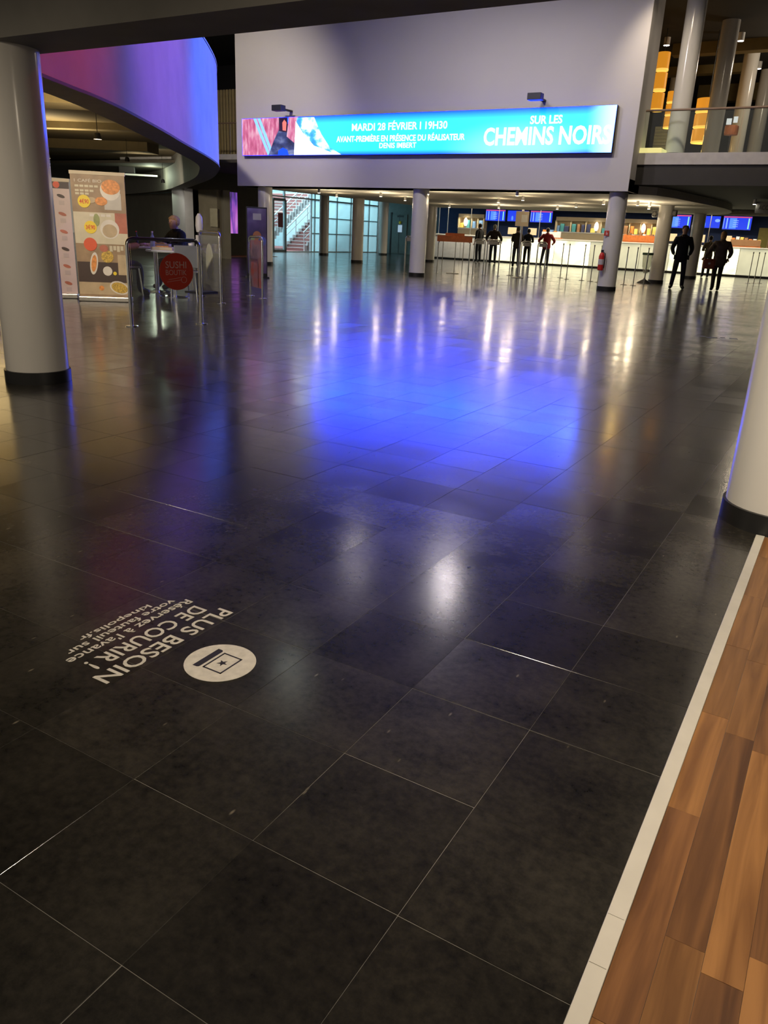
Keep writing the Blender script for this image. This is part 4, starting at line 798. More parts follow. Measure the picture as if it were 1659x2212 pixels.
# ================================================================== SUSHI CORNER
# roll-up banners
def banner(name, p0, p1, hgt, label, paper):
    p0, p1 = Vector((*p0, 0)), Vector((*p1, 0)); c = (p0 + p1) / 2; t = empty(name, c); d = (p1 - p0).normalized(); t.rotation_euler = (0, 0, math.atan2(d.y, d.x)); wd = (p1 - p0).length; tag(t, label, 'banner', 'roll-up banners')
    MB().box(-wd / 2, -0.09, 0, wd / 2, 0.09, 0.075).build('base_cassette', STEEL, t, bevel=0.015); sheet = MB().box(-wd / 2 + .01, -0.004, 0.075, wd / 2 - .01, 0.004, hgt).build('sheet', paper, t)
    MB().box(-wd / 2, -0.012, hgt - 0.01, wd / 2, 0.012, hgt + 0.035).build('top_rail', CREAM, t); MB().cyl((0, 0.03), 0.01, 0.07, hgt, 8).build('support_pole', STEEL, t)
    return sheet, wd
def blob(par, name, x, z, r, m, sx=1.0, sz=1.0, y=-0.006, rot=0.0, n=20):
    pl = [(math.cos(2 * PI * k / n) * r * sx, math.sin(2 * PI * k / n) * r * sz) for k in range(n)]
    pl = [(px * math.cos(rot) - pz * math.sin(rot), px * math.sin(rot) + pz * math.cos(rot)) for px, pz in pl]
    return MB().prism(pl, 0, 0.002, wallM(x, y, z)).build(name, m, par)
def rect(par, name, x0, z0, x1, z1, m, y=-0.005): return MB().box(x0, y - 0.001, z0, x1, y, z1).build(name, m, par)
P_BROWN = mat('print_brown', (0.33, 0.22, 0.12), 0.5, vary=0.2); P_TAN = mat('print_tan', (0.50, 0.38, 0.22), 0.5, vary=0.15); P_DARK = mat('print_dark', (0.06, 0.035, 0.025), 0.5); P_CREAM = mat('print_cream', (0.62, 0.55, 0.38), 0.5); P_ORG = mat('print_orange', (0.70, 0.27, 0.06), 0.5, vary=0.3, scale=30)
P_GRN = mat('print_green', (0.30, 0.33, 0.12), 0.5, vary=0.3); P_WHT = mat('print_white', (0.72, 0.66, 0.55), 0.5); P_PINK = mat('print_pink', (0.60, 0.47, 0.42), 0.5, vary=0.05); P_RED = mat('print_red', (0.70, 0.10, 0.03), 0.5); P_FOOD = mat('print_noodle', (0.55, 0.36, 0.06), 0.5, vary=0.5, scale=60); P_SALMON = mat('print_salmon', (0.45, 0.14, 0.08), 0.5, vary=0.2)
bt, bw = banner('roll_up_banner', (-9.74, 7.84), (-9.17, 8.32), 1.72, 'brown menu banner with coffee, yellow price discs and noodles', P_BROWN)
rect(bt, 'print_panel', -bw / 2 + .015, 0.10, bw / 2 - .015, 0.27, P_TAN); rect(bt, 'print_panel', -bw / 2 + .015, 0.27, bw / 2 - .015, 0.55, P_DARK); rect(bt, 'print_panel', -bw / 2 + .015, 0.80, bw / 2 - .015, 1.22, P_CREAM)
rect(bt, 'print_panel', 0.2, 0.95, bw / 2 - .015, 1.22, P_SALMON, -0.006)
blob(bt, 'picture_cup', 0.16, 1.52, 0.135, P_WHT, 1.0, 1.0, -0.0065); rect(bt, 'picture_glass', 0.07, 1.26, 0.30, 1.48, mat('print_greyglass', (0.5, 0.46, 0.38), 0.4), -0.0068); blob(bt, 'picture_coffee', 0.17, 1.56, 0.115, P_ORG, 1.1, .85, -0.0085)
blob(bt, 'picture_muffin', 0.03, 1.37, 0.07, P_ORG, 1.2, .8, -0.009); blob(bt, 'picture_muffin', -0.1, 1.38, 0.05, P_TAN, 1.2, .8, -0.0085)
blob(bt, 'picture_dessert', 0.12, 1.0, 0.13, P_WHT, 1.0, 1.0, -0.007); blob(bt, 'picture_dessert', 0.12, 0.98, 0.10, P_TAN, 1, .9, -0.0095); blob(bt, 'picture_leaf', -0.05, 1.12, 0.07, P_GRN, .6, 1.2, -0.007)
blob(bt, 'price_disc', -0.2, 1.36, 0.085, YELLOW, 1, 1, -0.010); blob(bt, 'price_disc', -0.14, 1.02, 0.085, YELLOW, 1, 1, -0.010); blob(bt, 'red_disc', -0.16, 0.79, 0.09, P_RED, 1, 1, -0.010)
blob(bt, 'picture_tray', -0.13, 0.53, 0.06, P_WHT, 0.9, 2.6, -0.007, -0.15); blob(bt, 'picture_salmon', -0.13, 0.53, 0.045, P_ORG, 0.8, 2.6, -0.0095, -0.15)
blob(bt, 'picture_noodles', 0.06, 0.63, 0.085, P_FOOD, 1, 1, -0.0075); blob(bt, 'picture_bowl', 0.05, 0.43, 0.065, P_WHT, 1, 1, -0.008); blob(bt, 'picture_soup', 0.15, 0.40, 0.025, YELLOW, 1, 1, -0.008); rect(bt, 'picture_box', 0.2, 0.38, bw / 2 - .02, 0.66, P_TAN, -0.0075)
blob(bt, 'picture_plate', 0.2, 0.2, 0.12, P_WHT, 1.15, .75, -0.0075, -0.3); blob(bt, 'picture_salad', 0.2, 0.2, 0.10, P_FOOD, 1.15, .72, -0.010, -0.3); blob(bt, 'picture_egg', -0.05, 0.19, 0.035, P_ORG, 1, 1, -0.008); blob(bt, 'picture_pot', 0.02, 0.74, 0.06, P_SALMON, 1, .8, -0.008)
PRT = mat('print_price_red', (0.65, 0.06, 0.02), 0.5)
text_obj('price', '4€90', PRT, wallM(-0.2, -0.0125, 1.36), 0.125, 0.062, 0.001, 0.02, bt); text_obj('price', '3€90', PRT, wallM(-0.14, -0.0125, 1.02), 0.125, 0.062, 0.001, 0.02, bt)
text_obj('headline', '1 CAFÉ BIO', P_WHT, wallM(-0.13, -0.0075, 1.635), 0.36, 0.05, 0.001, 0.0, bt)
for z, x1 in ((1.56, 0.0), (1.50, -0.06), (1.46, -0.12)):
    for k in range(5): rect(bt, 'text_line', -0.31 + k * 0.065, z - 0.014, min(-0.31 + k * 0.065 + 0.052, x1), z + 0.014, P_CREAM, -0.006) if -0.31 + k * 0.065 < x1 - 0.02 else None
for k in range(4): rect(bt, 'text_line', -0.14 + k * 0.075, 1.165, -0.14 + k * 0.075 + 0.06, 1.2, P_WHT, -0.0075)
for k in range(4): rect(bt, 'text_line', 0.1 + k * 0.05, 0.70 + 0.02 * (k % 2), 0.1 + k * 0.05 + 0.04, 0.78, P_CREAM, -0.0075)
b2, bw2 = banner('roll_up_banner', (-10.62, 7.5), (-10.02, 8.06), 1.62, 'pale pink sushi menu banner behind the left column', P_PINK)
rect(b2, 'print_panel', -bw2 / 2 + .012, 1.52, bw2 / 2 - .012, 1.62, P_DARK); blob(b2, 'red_disc', 0.23, 1.57, 0.045, P_RED, 1, 1, -0.008)
for r_ in range(6):
    for c_ in range(4):
        zz = 1.42 - r_ * 0.24; xx = -0.3 + c_ * 0.18
        blob(b2, 'picture_sushi', xx + .04, zz, 0.05, P_SALMON if (r_ + c_) % 3 else P_DARK, 1.1, 0.45, -0.007, -0.3); rect(b2, 'text_line', xx + 0.005, zz - .12, xx + .08, zz - .06, mat('print_greypink', (0.5, 0.4, 0.36), 0.5), -0.0065)
# glowing strip added in place of the bright gap between the banners
lp = empty('light_post', (-10.02, 8.22, 0)); tag(lp, 'added glowing strip for the bright gap between the two banners', 'added glow'); MB().cyl((0, 0), 0.06, 0, 0.02, 16).build('foot', STEEL, lp)
MB().box(-0.022, -0.022, 0.02, 0.022, 0.022, 0.40).build('glow_segment', emit('cool_tube', (0.75, 0.9, 1.0), 1.6), lp); MB().box(-0.02, -0.02, 0.40, 0.02, 0.02, 0.5).build('coupling', BLACK, lp); MB().box(-0.022, -0.022, 0.5, 0.022, 0.022, 1.4).build('glow_segment', emit('cool_tube', (0.75, 0.9, 1.0), 1.6), lp)
# lit shop case off to the left
sk = empty('shop_case', (-12.3, 6.3, 0)); sk.rotation_euler = (0, 0, 0.62); tag(sk, 'warm lit glass shop case at the far left behind the column', 'display case')
MB().box(-1.5, 0, 0, 1.5, 0.8, 0.9).build('base', CREAM, sk); MB().box(-1.5, 0.7, 0.9, 1.5, 0.8, 2.2).build('back_panel', emit('warm_backlit', (1.0, 0.72, 0.32), 1.7), sk); MB().box(-1.5, 0, 2.1, 1.5, 0.8, 2.2).build('canopy', CREAM, sk)
MB().box(-1.48, 0.0, 0.92, 1.48, 0.012, 1.4).build('glass_front', PLEX, sk); MB().box(-1.45, -0.012, 0.15, 1.45, 0.0, 0.8).build('front_panel', emit('warm_backlit', (1.0, 0.72, 0.32), 1.7), sk)
# plexiglass barriers
t, a, b, d = hoop('plexiglass_barrier', (-7.02, 6.33), (-6.70, 7.12), 0.945, 'clear plexiglass barrier with round red sushi sign', 'plexiglass barriers', PLEX)
cp = a + (b - a) * 0.66; nrm = Vector((d.y, -d.x, 0))
dm = uprightM(tuple(cp + nrm * 0.008 + Vector((0, 0, 0.60))), (d.x, d.y))
MB().prism([(0.205 * math.cos(2 * PI * k / 40), 0.205 * math.sin(2 * PI * k / 40)) for k in range(40)], -0.002, 0.002, dm).build('red_disc', REDSIGN, t)
dl = dm @ Matrix.Translation((0, 0, 0.0025)); SW = mat('sign_white', (0.62, 0.42, 0.38), 0.5)
text_obj('lettering', 'SUSHI', SW, dl @ Matrix.Translation((-0.005, 0.075, 0)), 0.25, 0.075, 0.001, 0.0, t); text_obj('lettering', 'BOUTIK', SW, dl @ Matrix.Translation((-0.005, -0.01, 0)), 0.25, 0.058, 0.001, -0.008, t)
for q in (((-0.10, -0.09), (0.05, -0.065)), ((-0.12, -0.115), (0.06, -0.09))):
    MB().tube([dl @ Vector((*q[0], 0.001)), dl @ Vector((*q[1], 0.001))], 0.0022, 6).build('chopstick_mark', SW, t)
MB().tube([dl @ Vector((0.085 + 0.033 * math.cos(2 * PI * k / 20), -0.09 + 0.033 * math.sin(2 * PI * k / 20), 0.001)) for k in range(20)], 0.0022, 6, True).build('ring_mark', SW, t)
t, a, b, d = hoop('plexiglass_barrier', (-9.40, 10.02), (-8.37, 9.34), 1.02, 'chrome framed clear barrier with a pale oval sign', 'plexiglass barriers', PLEX)
cp = (a + b) / 2; dm = uprightM(tuple(cp + Vector((d.y, -d.x, 0)) * 0.008 + Vector((0, 0, 0.58))), (d.x, d.y))
MB().prism([(0.22 * math.cos(2 * PI * k / 32), 0.27 * math.sin(2 * PI * k / 32)) for k in range(32)], -0.002, 0.002, dm).build('oval_sign', mat('pale_green_vinyl', (0.60, 0.62, 0.48), 0.5), t)
prm = banded('purple_red_print', [(0.10, 0.07, 0.12), (0.30, 0.20, 0.26), (0.45, 0.08, 0.06), (0.55, 0.5, 0.55)], scale=2.0)
t, a, b, d = hoop('plexiglass_barrier', (-9.05, 10.85), (-8.55, 10.56), 0.97, 'chrome framed barrier with purple and red print before the totem', 'plexiglass barriers', prm)
# poster totem
to = empty('poster_totem', (-12.28, 14.98, 0)); to.rotation_euler = (0, 0, math.atan2(0.34, 0.30)); tag(to, 'slim purple movie poster totem in front of a white column', 'totem')
MB().box(-0.26, -0.16, 0, 0.26, 0.16, 0.03).build('foot', BLACK, to); MB().box(-0.24, -0.025, 0.03, 0.24, 0.025, 1.56).build('body', BLACK, to, bevel=0.008)
MB().box(-0.22, -0.03, 0.1, 0.22, -0.026, 1.53).build('print', banded('totem_print', [(0.03, 0.02, 0.07), (0.09, 0.06, 0.16), (0.25, 0.22, 0.35)], scale=1.5), to)
blob(to, 'picture_figure', 0.0, 0.92, 0.10, mat('print_rust', (0.35, 0.14, 0.06), 0.5), 1, 1.2, -0.032); blob(to, 'picture_figure', 0.12, 0.82, 0.09, mat('print_blue', (0.08, 0.10, 0.35), 0.5), 1, 1.2, -0.0325); blob(to, 'picture_figure', -0.13, 0.84, 0.08, mat('print_olive', (0.25, 0.32, 0.12), 0.5), 1, 1.2, -0.0325); rect(to, 'title_block', -0.09, 1.28, 0.1, 1.42, mat('print_grey', (0.35, 0.33, 0.34), 0.5), -0.0315)
# tables
def table(x, y, r, hgt, label):
    t = empty('round_table', (x, y, 0)); tag(t, label, 'table', 'white round tables'); MB().lathe([(r - 0.01, hgt - 0.03), (r, hgt - 0.015), (r - 0.01, hgt)], 36).build('table_top', WHITE, t, smooth=True); MB().cyl((0, 0), 0.035, 0.02, hgt - 0.03, 14).build('stem', CHROME, t, smooth=True); MB().lathe([(0.24, 0), (0.24, 0.01), (0.05, 0.03)], 24).build('foot', CHROME, t, smooth=True); return t
table(-9.55, 9.55, 0.42, 0.72, 'white round table nearest the red disc barrier'); table(-10.35, 9.95, 0.40, 0.74, 'white round table in front of the seated person')
def chair(x, y, rz, label):
    t = empty('plastic_chair', (x, y, 0)); t.rotation_euler = (0, 0, rz); tag(t, label, 'chair', 'chairs in the sushi corner'); m_ = mat('pale_chair_plastic', (0.22, 0.23, 0.25), 0.35)
    MB().box(-0.2, -0.2, 0.43, 0.2, 0.2, 0.455).build('seat', m_, t, bevel=0.012); MB().box(-0.19, 0.18, 0.5, 0.19, 0.205, 0.82).build('backrest', m_, t, bevel=0.012)
    for sx in (-1, 1):
        for sy in (-1, 1): MB().tube([(sx * 0.17, sy * 0.17, 0.43), (sx * 0.2, sy * 0.21, 0.0)], 0.011).build('leg', CHROME, t)
        MB().tube([(sx * 0.16, 0.18, 0.44), (sx * 0.16, 0.2, 0.56)], 0.010).build('back_post', CHROME, t)
chair(-8.85, 9.1, -2.2, 'pale plastic chair nearest the barrier sign'); chair(-10.75, 10.9, 0.55, 'pale chair under the seated person in black'); chair(-10.1, 9.1, 2.4, 'pale chair half behind the brown banner')
# things on the tables
bo = empty('water_bottle', (-9.85, 9.42, 0.72)); tag(bo, 'clear water bottle on the near white table', 'bottle'); MB().lathe([(0.034, 0), (0.036, 0.02), (0.036, 0.17), (0.014, 0.22), (0.014, 0.25)], 16).build('body', glass('bottle_plastic', (0.75, 0.9, 0.92), 0.4), bo, smooth=True); MB().cyl((0, 0), 0.016, 0.25, 0.27, 12).build('cap', WHITE, bo)
cb = empty('food_carton', (-9.55, 9.35, 0.72)); tag(cb, 'cream takeaway carton on the near white table', 'carton'); MB().box(-0.17, -0.1, 0, 0.17, 0.1, 0.045).build('tray', CREAM, cb, bevel=0.006, rz=0.5); MB().box(-0.1, -0.06, 0.045, 0.1, 0.06, 0.06).build('food', P_ORG, cb, rz=0.5)
cb = empty('food_carton', (-10.28, 9.95, 0.74)); tag(cb, 'cream takeaway carton on the far white table', 'carton'); MB().box(-0.2, -0.12, 0, 0.2, 0.12, 0.05).build('tray', CREAM, cb, bevel=0.006, rz=0.6); MB().box(-0.12, -0.07, 0.05, 0.12, 0.07, 0.065).build('food', P_FOOD, cb, rz=0.6)
cu = empty('paper_cup', (-9.35, 9.75, 0.72)); tag(cu, 'slim white paper cup on the near white table', 'cup'); MB().lathe([(0.026, 0), (0.036, 0.1)], 16).build('cup', WHITE, cu, smooth=True); MB().lathe([(0.038, 0.1), (0.036, 0.115)], 16).build('lid', WHITE, cu)
cu = empty('dark_bottle', (-10.25, 9.25, 0.72)); cu.location = (-10.62, 9.80, 0.74); tag(cu, 'small dark bottle on the far white table', 'bottle'); MB().lathe([(0.03, 0), (0.03, 0.14), (0.012, 0.18), (0.012, 0.22)], 14).build('body', BLACK, cu, smooth=True); MB().cyl((0, 0), 0.014, 0.22, 0.235, 10).build('cap', RED, cu)
fg = empty('feather_flag', (-9.95, 10.6, 0)); tag(fg, 'slim black and white stand with rounded white top behind the tables', 'stand'); MB().box(-0.03, -0.02, 0, 0.03, 0.02, 1.1).build('pole', BLACK, fg); MB().lathe([(0.05, 1.0), (0.065, 1.1), (0.055, 1.24), (0.02, 1.3)], 14).build('rounded_top', WHITE, fg, smooth=True); MB().box(-0.2, -0.2, 0, 0.2, 0.2, 0.02).build('foot', BLACK, fg)
MB().box(-0.06, -0.03, 0.35, 0.0, -0.02, 0.95).build('white_side', WHITE, fg)
# small info sheet on the pier
tag(MB().box(-0.19, -0.006, 0, 0.19, 0.006, 0.62).build('info_sheet', [mat('olive_sheet', (0.32, 0.30, 0.22), 0.6)], loc=(-20.4, 22.5, 1.07), rz=-0.1), 'pale olive notice sheet on the pier left of the purple poster', 'notice')
# lit fixture under the balcony
t = empty('balcony_uplight', (-24.5, 22.5, 2.75)); tag(t, 'greenish white lit fixture under the far balcony rim', 'light fixture'); t.rotation_euler = (0, 0, 0.7)
MB().box(-1.3, -0.12, 0, 1.0, 0.12, 0.06).build('tray', WHITE, t); MB().box(-0.4, -0.15, 0.06, 0.2, 0.15, 0.35).build('gear_box', BLACK, t, bevel=0.03); MB().lathe([(0.05, 0.3), (0.12, 0.42)], 14, (0.5, 0, 0)).build('lamp_head', emit('uplight_lens', (0.85, 1.0, 0.75), 4), t); MB().cyl((-0.1, 0), 0.02, 0.35, 0.55, 8).build('hanger', BLACK, t)
for loc, t_, p, c, an in (((-23.2, 22.3, 2.75), None, 45, (0.85, 1.0, 0.72), 0), ((-14.0, 8.5, 2.4), (-14.2, 8.6, 3.3), 330, (1.0, 0.74, 0.34), 165), ((-12.2, 10.5, 2.35), (-12.6, 10.6, 3.3), 170, (1.0, 0.80, 0.5), 165), ((-17.5, 13.5, 2.35), (-17.6, 13.6, 3.3), 300, (1.0, 0.80, 0.48), 165), ((-18.6, 17.0, 2.6), (-22.2, 22.6, 1.3), 520, (1.0, 0.88, 0.68), 80), ((-21.3, 21.0, 2.3), (-22.2, 22.3, 1.2), 60, (1.0, 0.92, 0.8), 90)):  # first lamp belongs to the fixture above; the others are added fill lamps
    l = bpy.data.lights.new('balcony_soffit_lamp', 'SPOT' if t_ else 'POINT'); l.energy = p; l.color = c; l.shadow_soft_size = 0.1; o = bpy.data.objects.new('balcony_soffit_lamp', l); COL.objects.link(o); o.location = loc
    if t_: l.spot_size = math.radians(an); l.spot_blend = 0.8; aim(o, t_)
    if loc[2] < 2.74:  # pendants added to carry the fill lamps
        f = empty('soffit_pendant', (loc[0], loc[1], loc[2] + 0.12)); tag(f, 'added black pendant for a fill lamp under the balcony soffit, ' + {-14: 'over the shop case', -12: 'over the tables', -17: 'in the middle of the soffit', -18: 'before the dark back wall', -21: 'by the light grey pilaster'}[int(loc[0])], 'pendant lamp', 'added balcony fill lamps')
        MB().lathe([(0.07, 0), (0.05, 0.1), (0.012, 0.12)], 14).build('shade', BLACK, f, smooth=True); MB().cyl((0, 0), 0.006, 0.12, 3.3 - loc[2] - 0.12, 6).build('cord', BLACK, f)

# ================================================================== FLOOR STICKERS
fs = empty('floor_sticker', (-1.285, 1.392, 0.0006)); fs.rotation_euler = (0, 0, -PI / 2); tag(fs, 'worn white floor sticker with round ticket icon and lettering', 'sticker')
# local axes: x reads towards -Y world, y points to +X world
MB().prism([(0.097 * math.cos(2 * PI * k / 48), 0.097 * math.sin(2 * PI * k / 48)) for k in range(48)], 0, 0.0006).build('white_disc', STICK, fs)
INK = mat('sticker_ink', (0.02, 0.018, 0.02), 0.6); zt = 0.0006
def bar(x0, y0, x1, y1, nm='icon_line'): return MB().box(x0, y0, zt, x1, y1, zt + 0.0003).build(nm, INK, fs)
for q in ((-0.045, -0.024, 0.045, -0.019), (-0.045, 0.036, 0.045, 0.041), (-0.045, -0.024, -0.040, 0.041), (0.040, -0.024, 0.045, 0.041)): bar(*q)
MB().prism([(x, y) for x, y in [(-0.052, -0.052), (0.052, -0.052)] + [(0.052 - 0.008 + 0.008 * math.cos(k * PI / 8), -0.040 + 0.008 * math.sin(k * PI / 8)) for k in range(5)] + [(-0.044 - 0.008 * math.sin(k * PI / 8), -0.040 + 0.008 * math.cos(k * PI / 8)) for k in range(5)]], zt, zt + 0.0003).build('icon_seat', INK, fs)
MB().prism([((0.016 if k % 2 == 0 else 0.0065) * math.sin(k * PI / 5), 0.008 + (0.016 if k % 2 == 0 else 0.0065) * math.cos(k * PI / 5)) for k in range(10)], zt, zt + 0.0003).build('icon_star', INK, fs)
def ft(body, y, wd, ht, bold=0.0): text_words('lettering', body, STICK, Matrix.Translation((0.0, y, 0)), wd, ht, 0.0005, bold, fs)
ft('PLUS BESOIN', -0.192, 0.487, 0.056, 0.012); ft('DE COURIR !', -0.267, 0.420, 0.056, 0.012)
ft("Réservez à l'avance", -0.330, 0.455, 0.033, 0.012); ft('votre fauteuil sur', -0.369, 0.40, 0.028, 0.012); ft('kinepolis.fr', -0.408, 0.262, 0.031, 0.012)
fm = empty('floor_marking', (-1.49, 11.42, 0.0006)); fm.rotation_euler = (0, 0, 0.32); tag(fm, 'faint pale marks on the floor near the right column', 'floor marking')
for k, (x, wd, y) in enumerate(((-0.22, .07, 0.02), (-0.10, .09, -0.04), (0.04, .06, 0.03), (0.15, .1, -0.02), (-0.16, .05, -0.08))): MB().box(x, y - 0.05, 0, x + wd, y + 0.05, 0.0006).build('mark', mat('faded_mark', (0.20, 0.20, 0.22), 0.5), fm)
sp_ = tag(MB().lathe([(0.006, 0), (0.006, 0.0008)], 14).build('floor_stud', BLACK, loc=(-1.0, 2.39, 0.0004)), 'tiny black stud hole in the stone floor', 'stud')

# ================================================================== PEOPLE
SKIN = mat('skin', (0.50, 0.29, 0.20), 0.55, vary=0.06)
def skin_mesh(verts, edges, radii, levels=1):
    me = bpy.data.meshes.new('skel'); me.from_pydata(verts, edges, []); o = bpy.data.objects.new('skel', me); COL.objects.link(o)
    sk_ = o.modifiers.new('skin', 'SKIN'); sk_.use_smooth_shade = True
    if not me.skin_vertices: me.skin_vertices.new() if hasattr(me.skin_vertices, 'new') else None
    sv = me.skin_vertices[0].data
    for i, r in enumerate(radii):
        sv[i].radius = r if isinstance(r, tuple) else (r, r); sv[i].use_root = (i == 0)
    ss = o.modifiers.new('sub', 'SUBSURF'); ss.levels = levels; ss.render_levels = levels
    bpy.context.view_layer.update()
    out = bpy.data.meshes.new_from_object(o.evaluated_get(bpy.context.evaluated_depsgraph_get())); bpy.data.objects.remove(o); bpy.data.meshes.remove(me); return out
def hand_parts(wrist, direc, palm_n, curl=0.5):
    """palm and five unequal, bent fingers as short chains"""
    out = []; d = Vector(direc).normalized(); n = Vector(palm_n); n = (n - d * n.dot(d)).normalized(); s = d.cross(n)
    wv = Vector(wrist); pc = wv + d * 0.05
    out.append(([tuple(wv), tuple(pc), tuple(wv + d * 0.085)], [(0, 1), (1, 2)], [(0.022, 0.018), (0.036, 0.016), (0.036, 0.014)]))
    for k, ln in enumerate((0.068, 0.078, 0.072, 0.056)):
        b0 = wv + d * 0.08 + s * (0.027 - 0.018 * k); m1 = b0 + (d * math.cos(curl * 0.6) + n * math.sin(curl * 0.6)) * ln * 0.5; e1 = m1 + (d * math.cos(curl * 1.6) + n * math.sin(curl * 1.6)) * ln * 0.5
        out.append(([tuple(b0), tuple(m1), tuple(e1)], [(0, 1), (1, 2)], [0.0085, 0.0085, 0.007]))
    b0 = wv + d * 0.03 + s * 0.026; m1 = b0 + (d * 0.6 + s * 0.7 + n * 0.2).normalized() * 0.035; e1 = m1 + (d * 0.9 + s * 0.2 + n * 0.3).normalized() * 0.03
    out.append(([tuple(b0), tuple(m1), tuple(e1)], [(0, 1), (1, 2)], [0.010, 0.0095, 0.008])); return out
def person(loc, rz, hgt, label, pose, top, legs, shoe, hair, hem=0.78, top2=None, hands=True, coat_name='jacket', hair_len=0.0, bulk=1.0):
    """figure faces -Y in its own space"""
    k = hgt / 1.70
    root = empty('person', loc, rz); tag(root, label, 'person')
    J = dict(pel=(0, 0, .93), bel=(0, 0.0, 1.08), che=(0, 0.0, 1.27), nb=(0, 0.01, 1.43), nk=(0, 0.0, 1.50), hd=(0, -.01, 1.56))
    for s, n in ((-1, 'r'), (1, 'l')):
        J['hip' + n] = (s * .09, 0, .88); J['kn' + n] = (s * .105, -.01, .49); J['an' + n] = (s * .11, .02, .09); J['to' + n] = (s * .125, -.17, .04); J['sh' + n] = (s * .175, 0, 1.385); J['el' + n] = (s * .235, .03, 1.11); J['wr' + n] = (s * .24, -.05, .88)
    J.update(pose); J = {a: Vector(b) * k for a, b in J.items()}
    nm = ['pel', 'bel', 'che', 'nb', 'nk', 'hd'] + [p + n for n in 'rl' for p in ('hip', 'kn', 'an', 'to', 'sh', 'el', 'wr')]
    ix = {a: i for i, a in enumerate(nm)}
    E = [('pel', 'bel'), ('bel', 'che'), ('che', 'nb'), ('nb', 'nk'), ('nk', 'hd')] + [e for n in 'rl' for e in (('pel', 'hip' + n), ('hip' + n, 'kn' + n), ('kn' + n, 'an' + n), ('an' + n, 'to' + n), ('nb', 'sh' + n), ('sh' + n, 'el' + n), ('el' + n, 'wr' + n))]
    Rr = dict(pel=(.125, .10), bel=(.115, .085), che=(.135, .10), nb=(.075, .065), nk=.052, hd=.055, hip=.098, kn=.074, an=.058, to=.05, sh=.06, el=.043, wr=.026)
    rad = []
    for a in nm:
        r = Rr[a] if a in Rr else Rr[a[:-1]]; rad.append(tuple(q * k for q in r) if isinstance(r, tuple) else r * k)
    me = skin_mesh([tuple(J[a]) for a in nm], [(ix[a], ix[b]) for a, b in E], rad, 1)
    bm = bmesh.new(); bm.from_mesh(me)
    # materials: 0 skin 1 legs 2 shoe 3 shirt
    segs = [(J[a], J[b], (2 if a[:2] == 'an' else 1 if a[:3] in ('hip', 'kn' + a[-1:]) or a[:2] == 'kn' or (a == 'pel') else 3 if a in ('bel', 'che') or a[:2] in ('sh', 'el') or (a == 'nb' and b[:2] == 'sh') else 0)) for a, b in E]
    for f in bm.faces:
        c = f.calc_center_median(); best = 1e9; mi = 0
        for p, q, m_ in segs:
            dd = q - p; t = max(0, min(1, (c - p).dot(dd) / max(1e-9, dd.length_squared))); ds = (c - p - dd * t).length
            if ds < best: best = ds; mi = m_
        f.material_index = mi; f.smooth = True
    # head: lofted rings with nose, ears, eyes, mouth, all in the one body mesh
    hc = J['hd'] + Vector((0, -0.005, 0.055)) * k; prof = [(-.115, .045, .05, -.02), (-.095, .055, .068, -.015), (-.06, .064, .082, -.008), (-.02, .072, .092, 0), (.02, .076, .098, .003), (.06, .073, .095, .006), (.09, .058, .076, .008), (.108, .035, .045, .008), (.115, .008, .01, .008)]
    hb = MB(); rows = []
    for z, rx, ry, oy in prof: rows.append([(hc.x + rx * k * math.cos(2 * PI * i / 18), hc.y + (oy + ry * math.sin(2 * PI * i / 18)) * k, hc.z + z * k) for i in range(19)])
    hb.strip(rows); hb.sphere(tuple(hc + Vector((0, -.094, -.015)) * k), .016 * k, 8, 6, (.8, 1.2, 1.5))
    for s in (-1, 1): hb.sphere(tuple(hc + Vector((s * .077, .012, -.005)) * k), .022 * k, 8, 6, (.4, .9, 1.4))
    hb.cur = 4
    for s in (-1, 1): hb.sphere(tuple(hc + Vector((s * .031, -.086, .012)) * k), .009 * k, 8, 5, (1.2, .6, .7))
    hb.sphere(tuple(hc + Vector((0, -.080, -.058)) * k), .016 * k, 8, 5, (1.3, .35, .3))
    hm = hb.mesh('head'); hm.polygons.foreach_set('material_index', hb.mi); hm.polygons.foreach_set('use_smooth', [True] * len(hm.polygons)); bm.from_mesh(hm)
    if hands:
        for n in 'rl':
            d = J['wr' + n] - J['el' + n]
            for vs, es, rs in hand_parts(J['wr' + n], d, (0, -1, 0.2) if abs(d.normalized().z) > .7 else (0, 0, -1)):
                fm_ = skin_mesh(vs, es, rs, 0); bm.from_mesh(fm_)
    midx = [f.material_index for f in bm.faces]; bm.to_mesh(me); bm.free(); me.materials.clear()
    for m_ in (SKIN, legs, shoe, top2 or top, BLACK): me.materials.append(m_)
    me.polygons.foreach_set('material_index', midx)
    bo_ = bpy.data.objects.new('body', me); COL.objects.link(bo_); bo_.parent = root; me.name = 'body'
    root.location.z = loc[2] - min(v.co.z for v in me.vertices) + 0.001
    # coat / jacket as clothing over torso and arms
    hem_v = Vector(pose.get('hem', (0, 0, hem))) * k
    cn = ['hem', 'pel', 'bel', 'che', 'nb', 'shr', 'elr', 'wrr', 'shl', 'ell', 'wrl']; CV = dict(J); CV['hem'] = hem_v
    for n in 'rl': CV['wr' + n] = J['el' + n] + (J['wr' + n] - J['el' + n]) * 0.93
    cr_ = dict(hem=(.185, .135), pel=(.175, .13), bel=(.16, .12), che=(.165, .125), nb=(.095, .085), sh=.078, el=.06, wr=.043)
    ce = [('hem', 'pel'), ('pel', 'bel'), ('bel', 'che'), ('che', 'nb'), ('nb', 'shr'), ('shr', 'elr'), ('elr', 'wrr'), ('nb', 'shl'), ('shl', 'ell'), ('ell', 'wrl')]; ci_ = {a: i for i, a in enumerate(cn)}
    rad = [tuple(q * k * bulk for q in (cr_[a] if isinstance(cr_.get(a), tuple) else (cr_[a[:-1]],) * 2)) for a in cn]
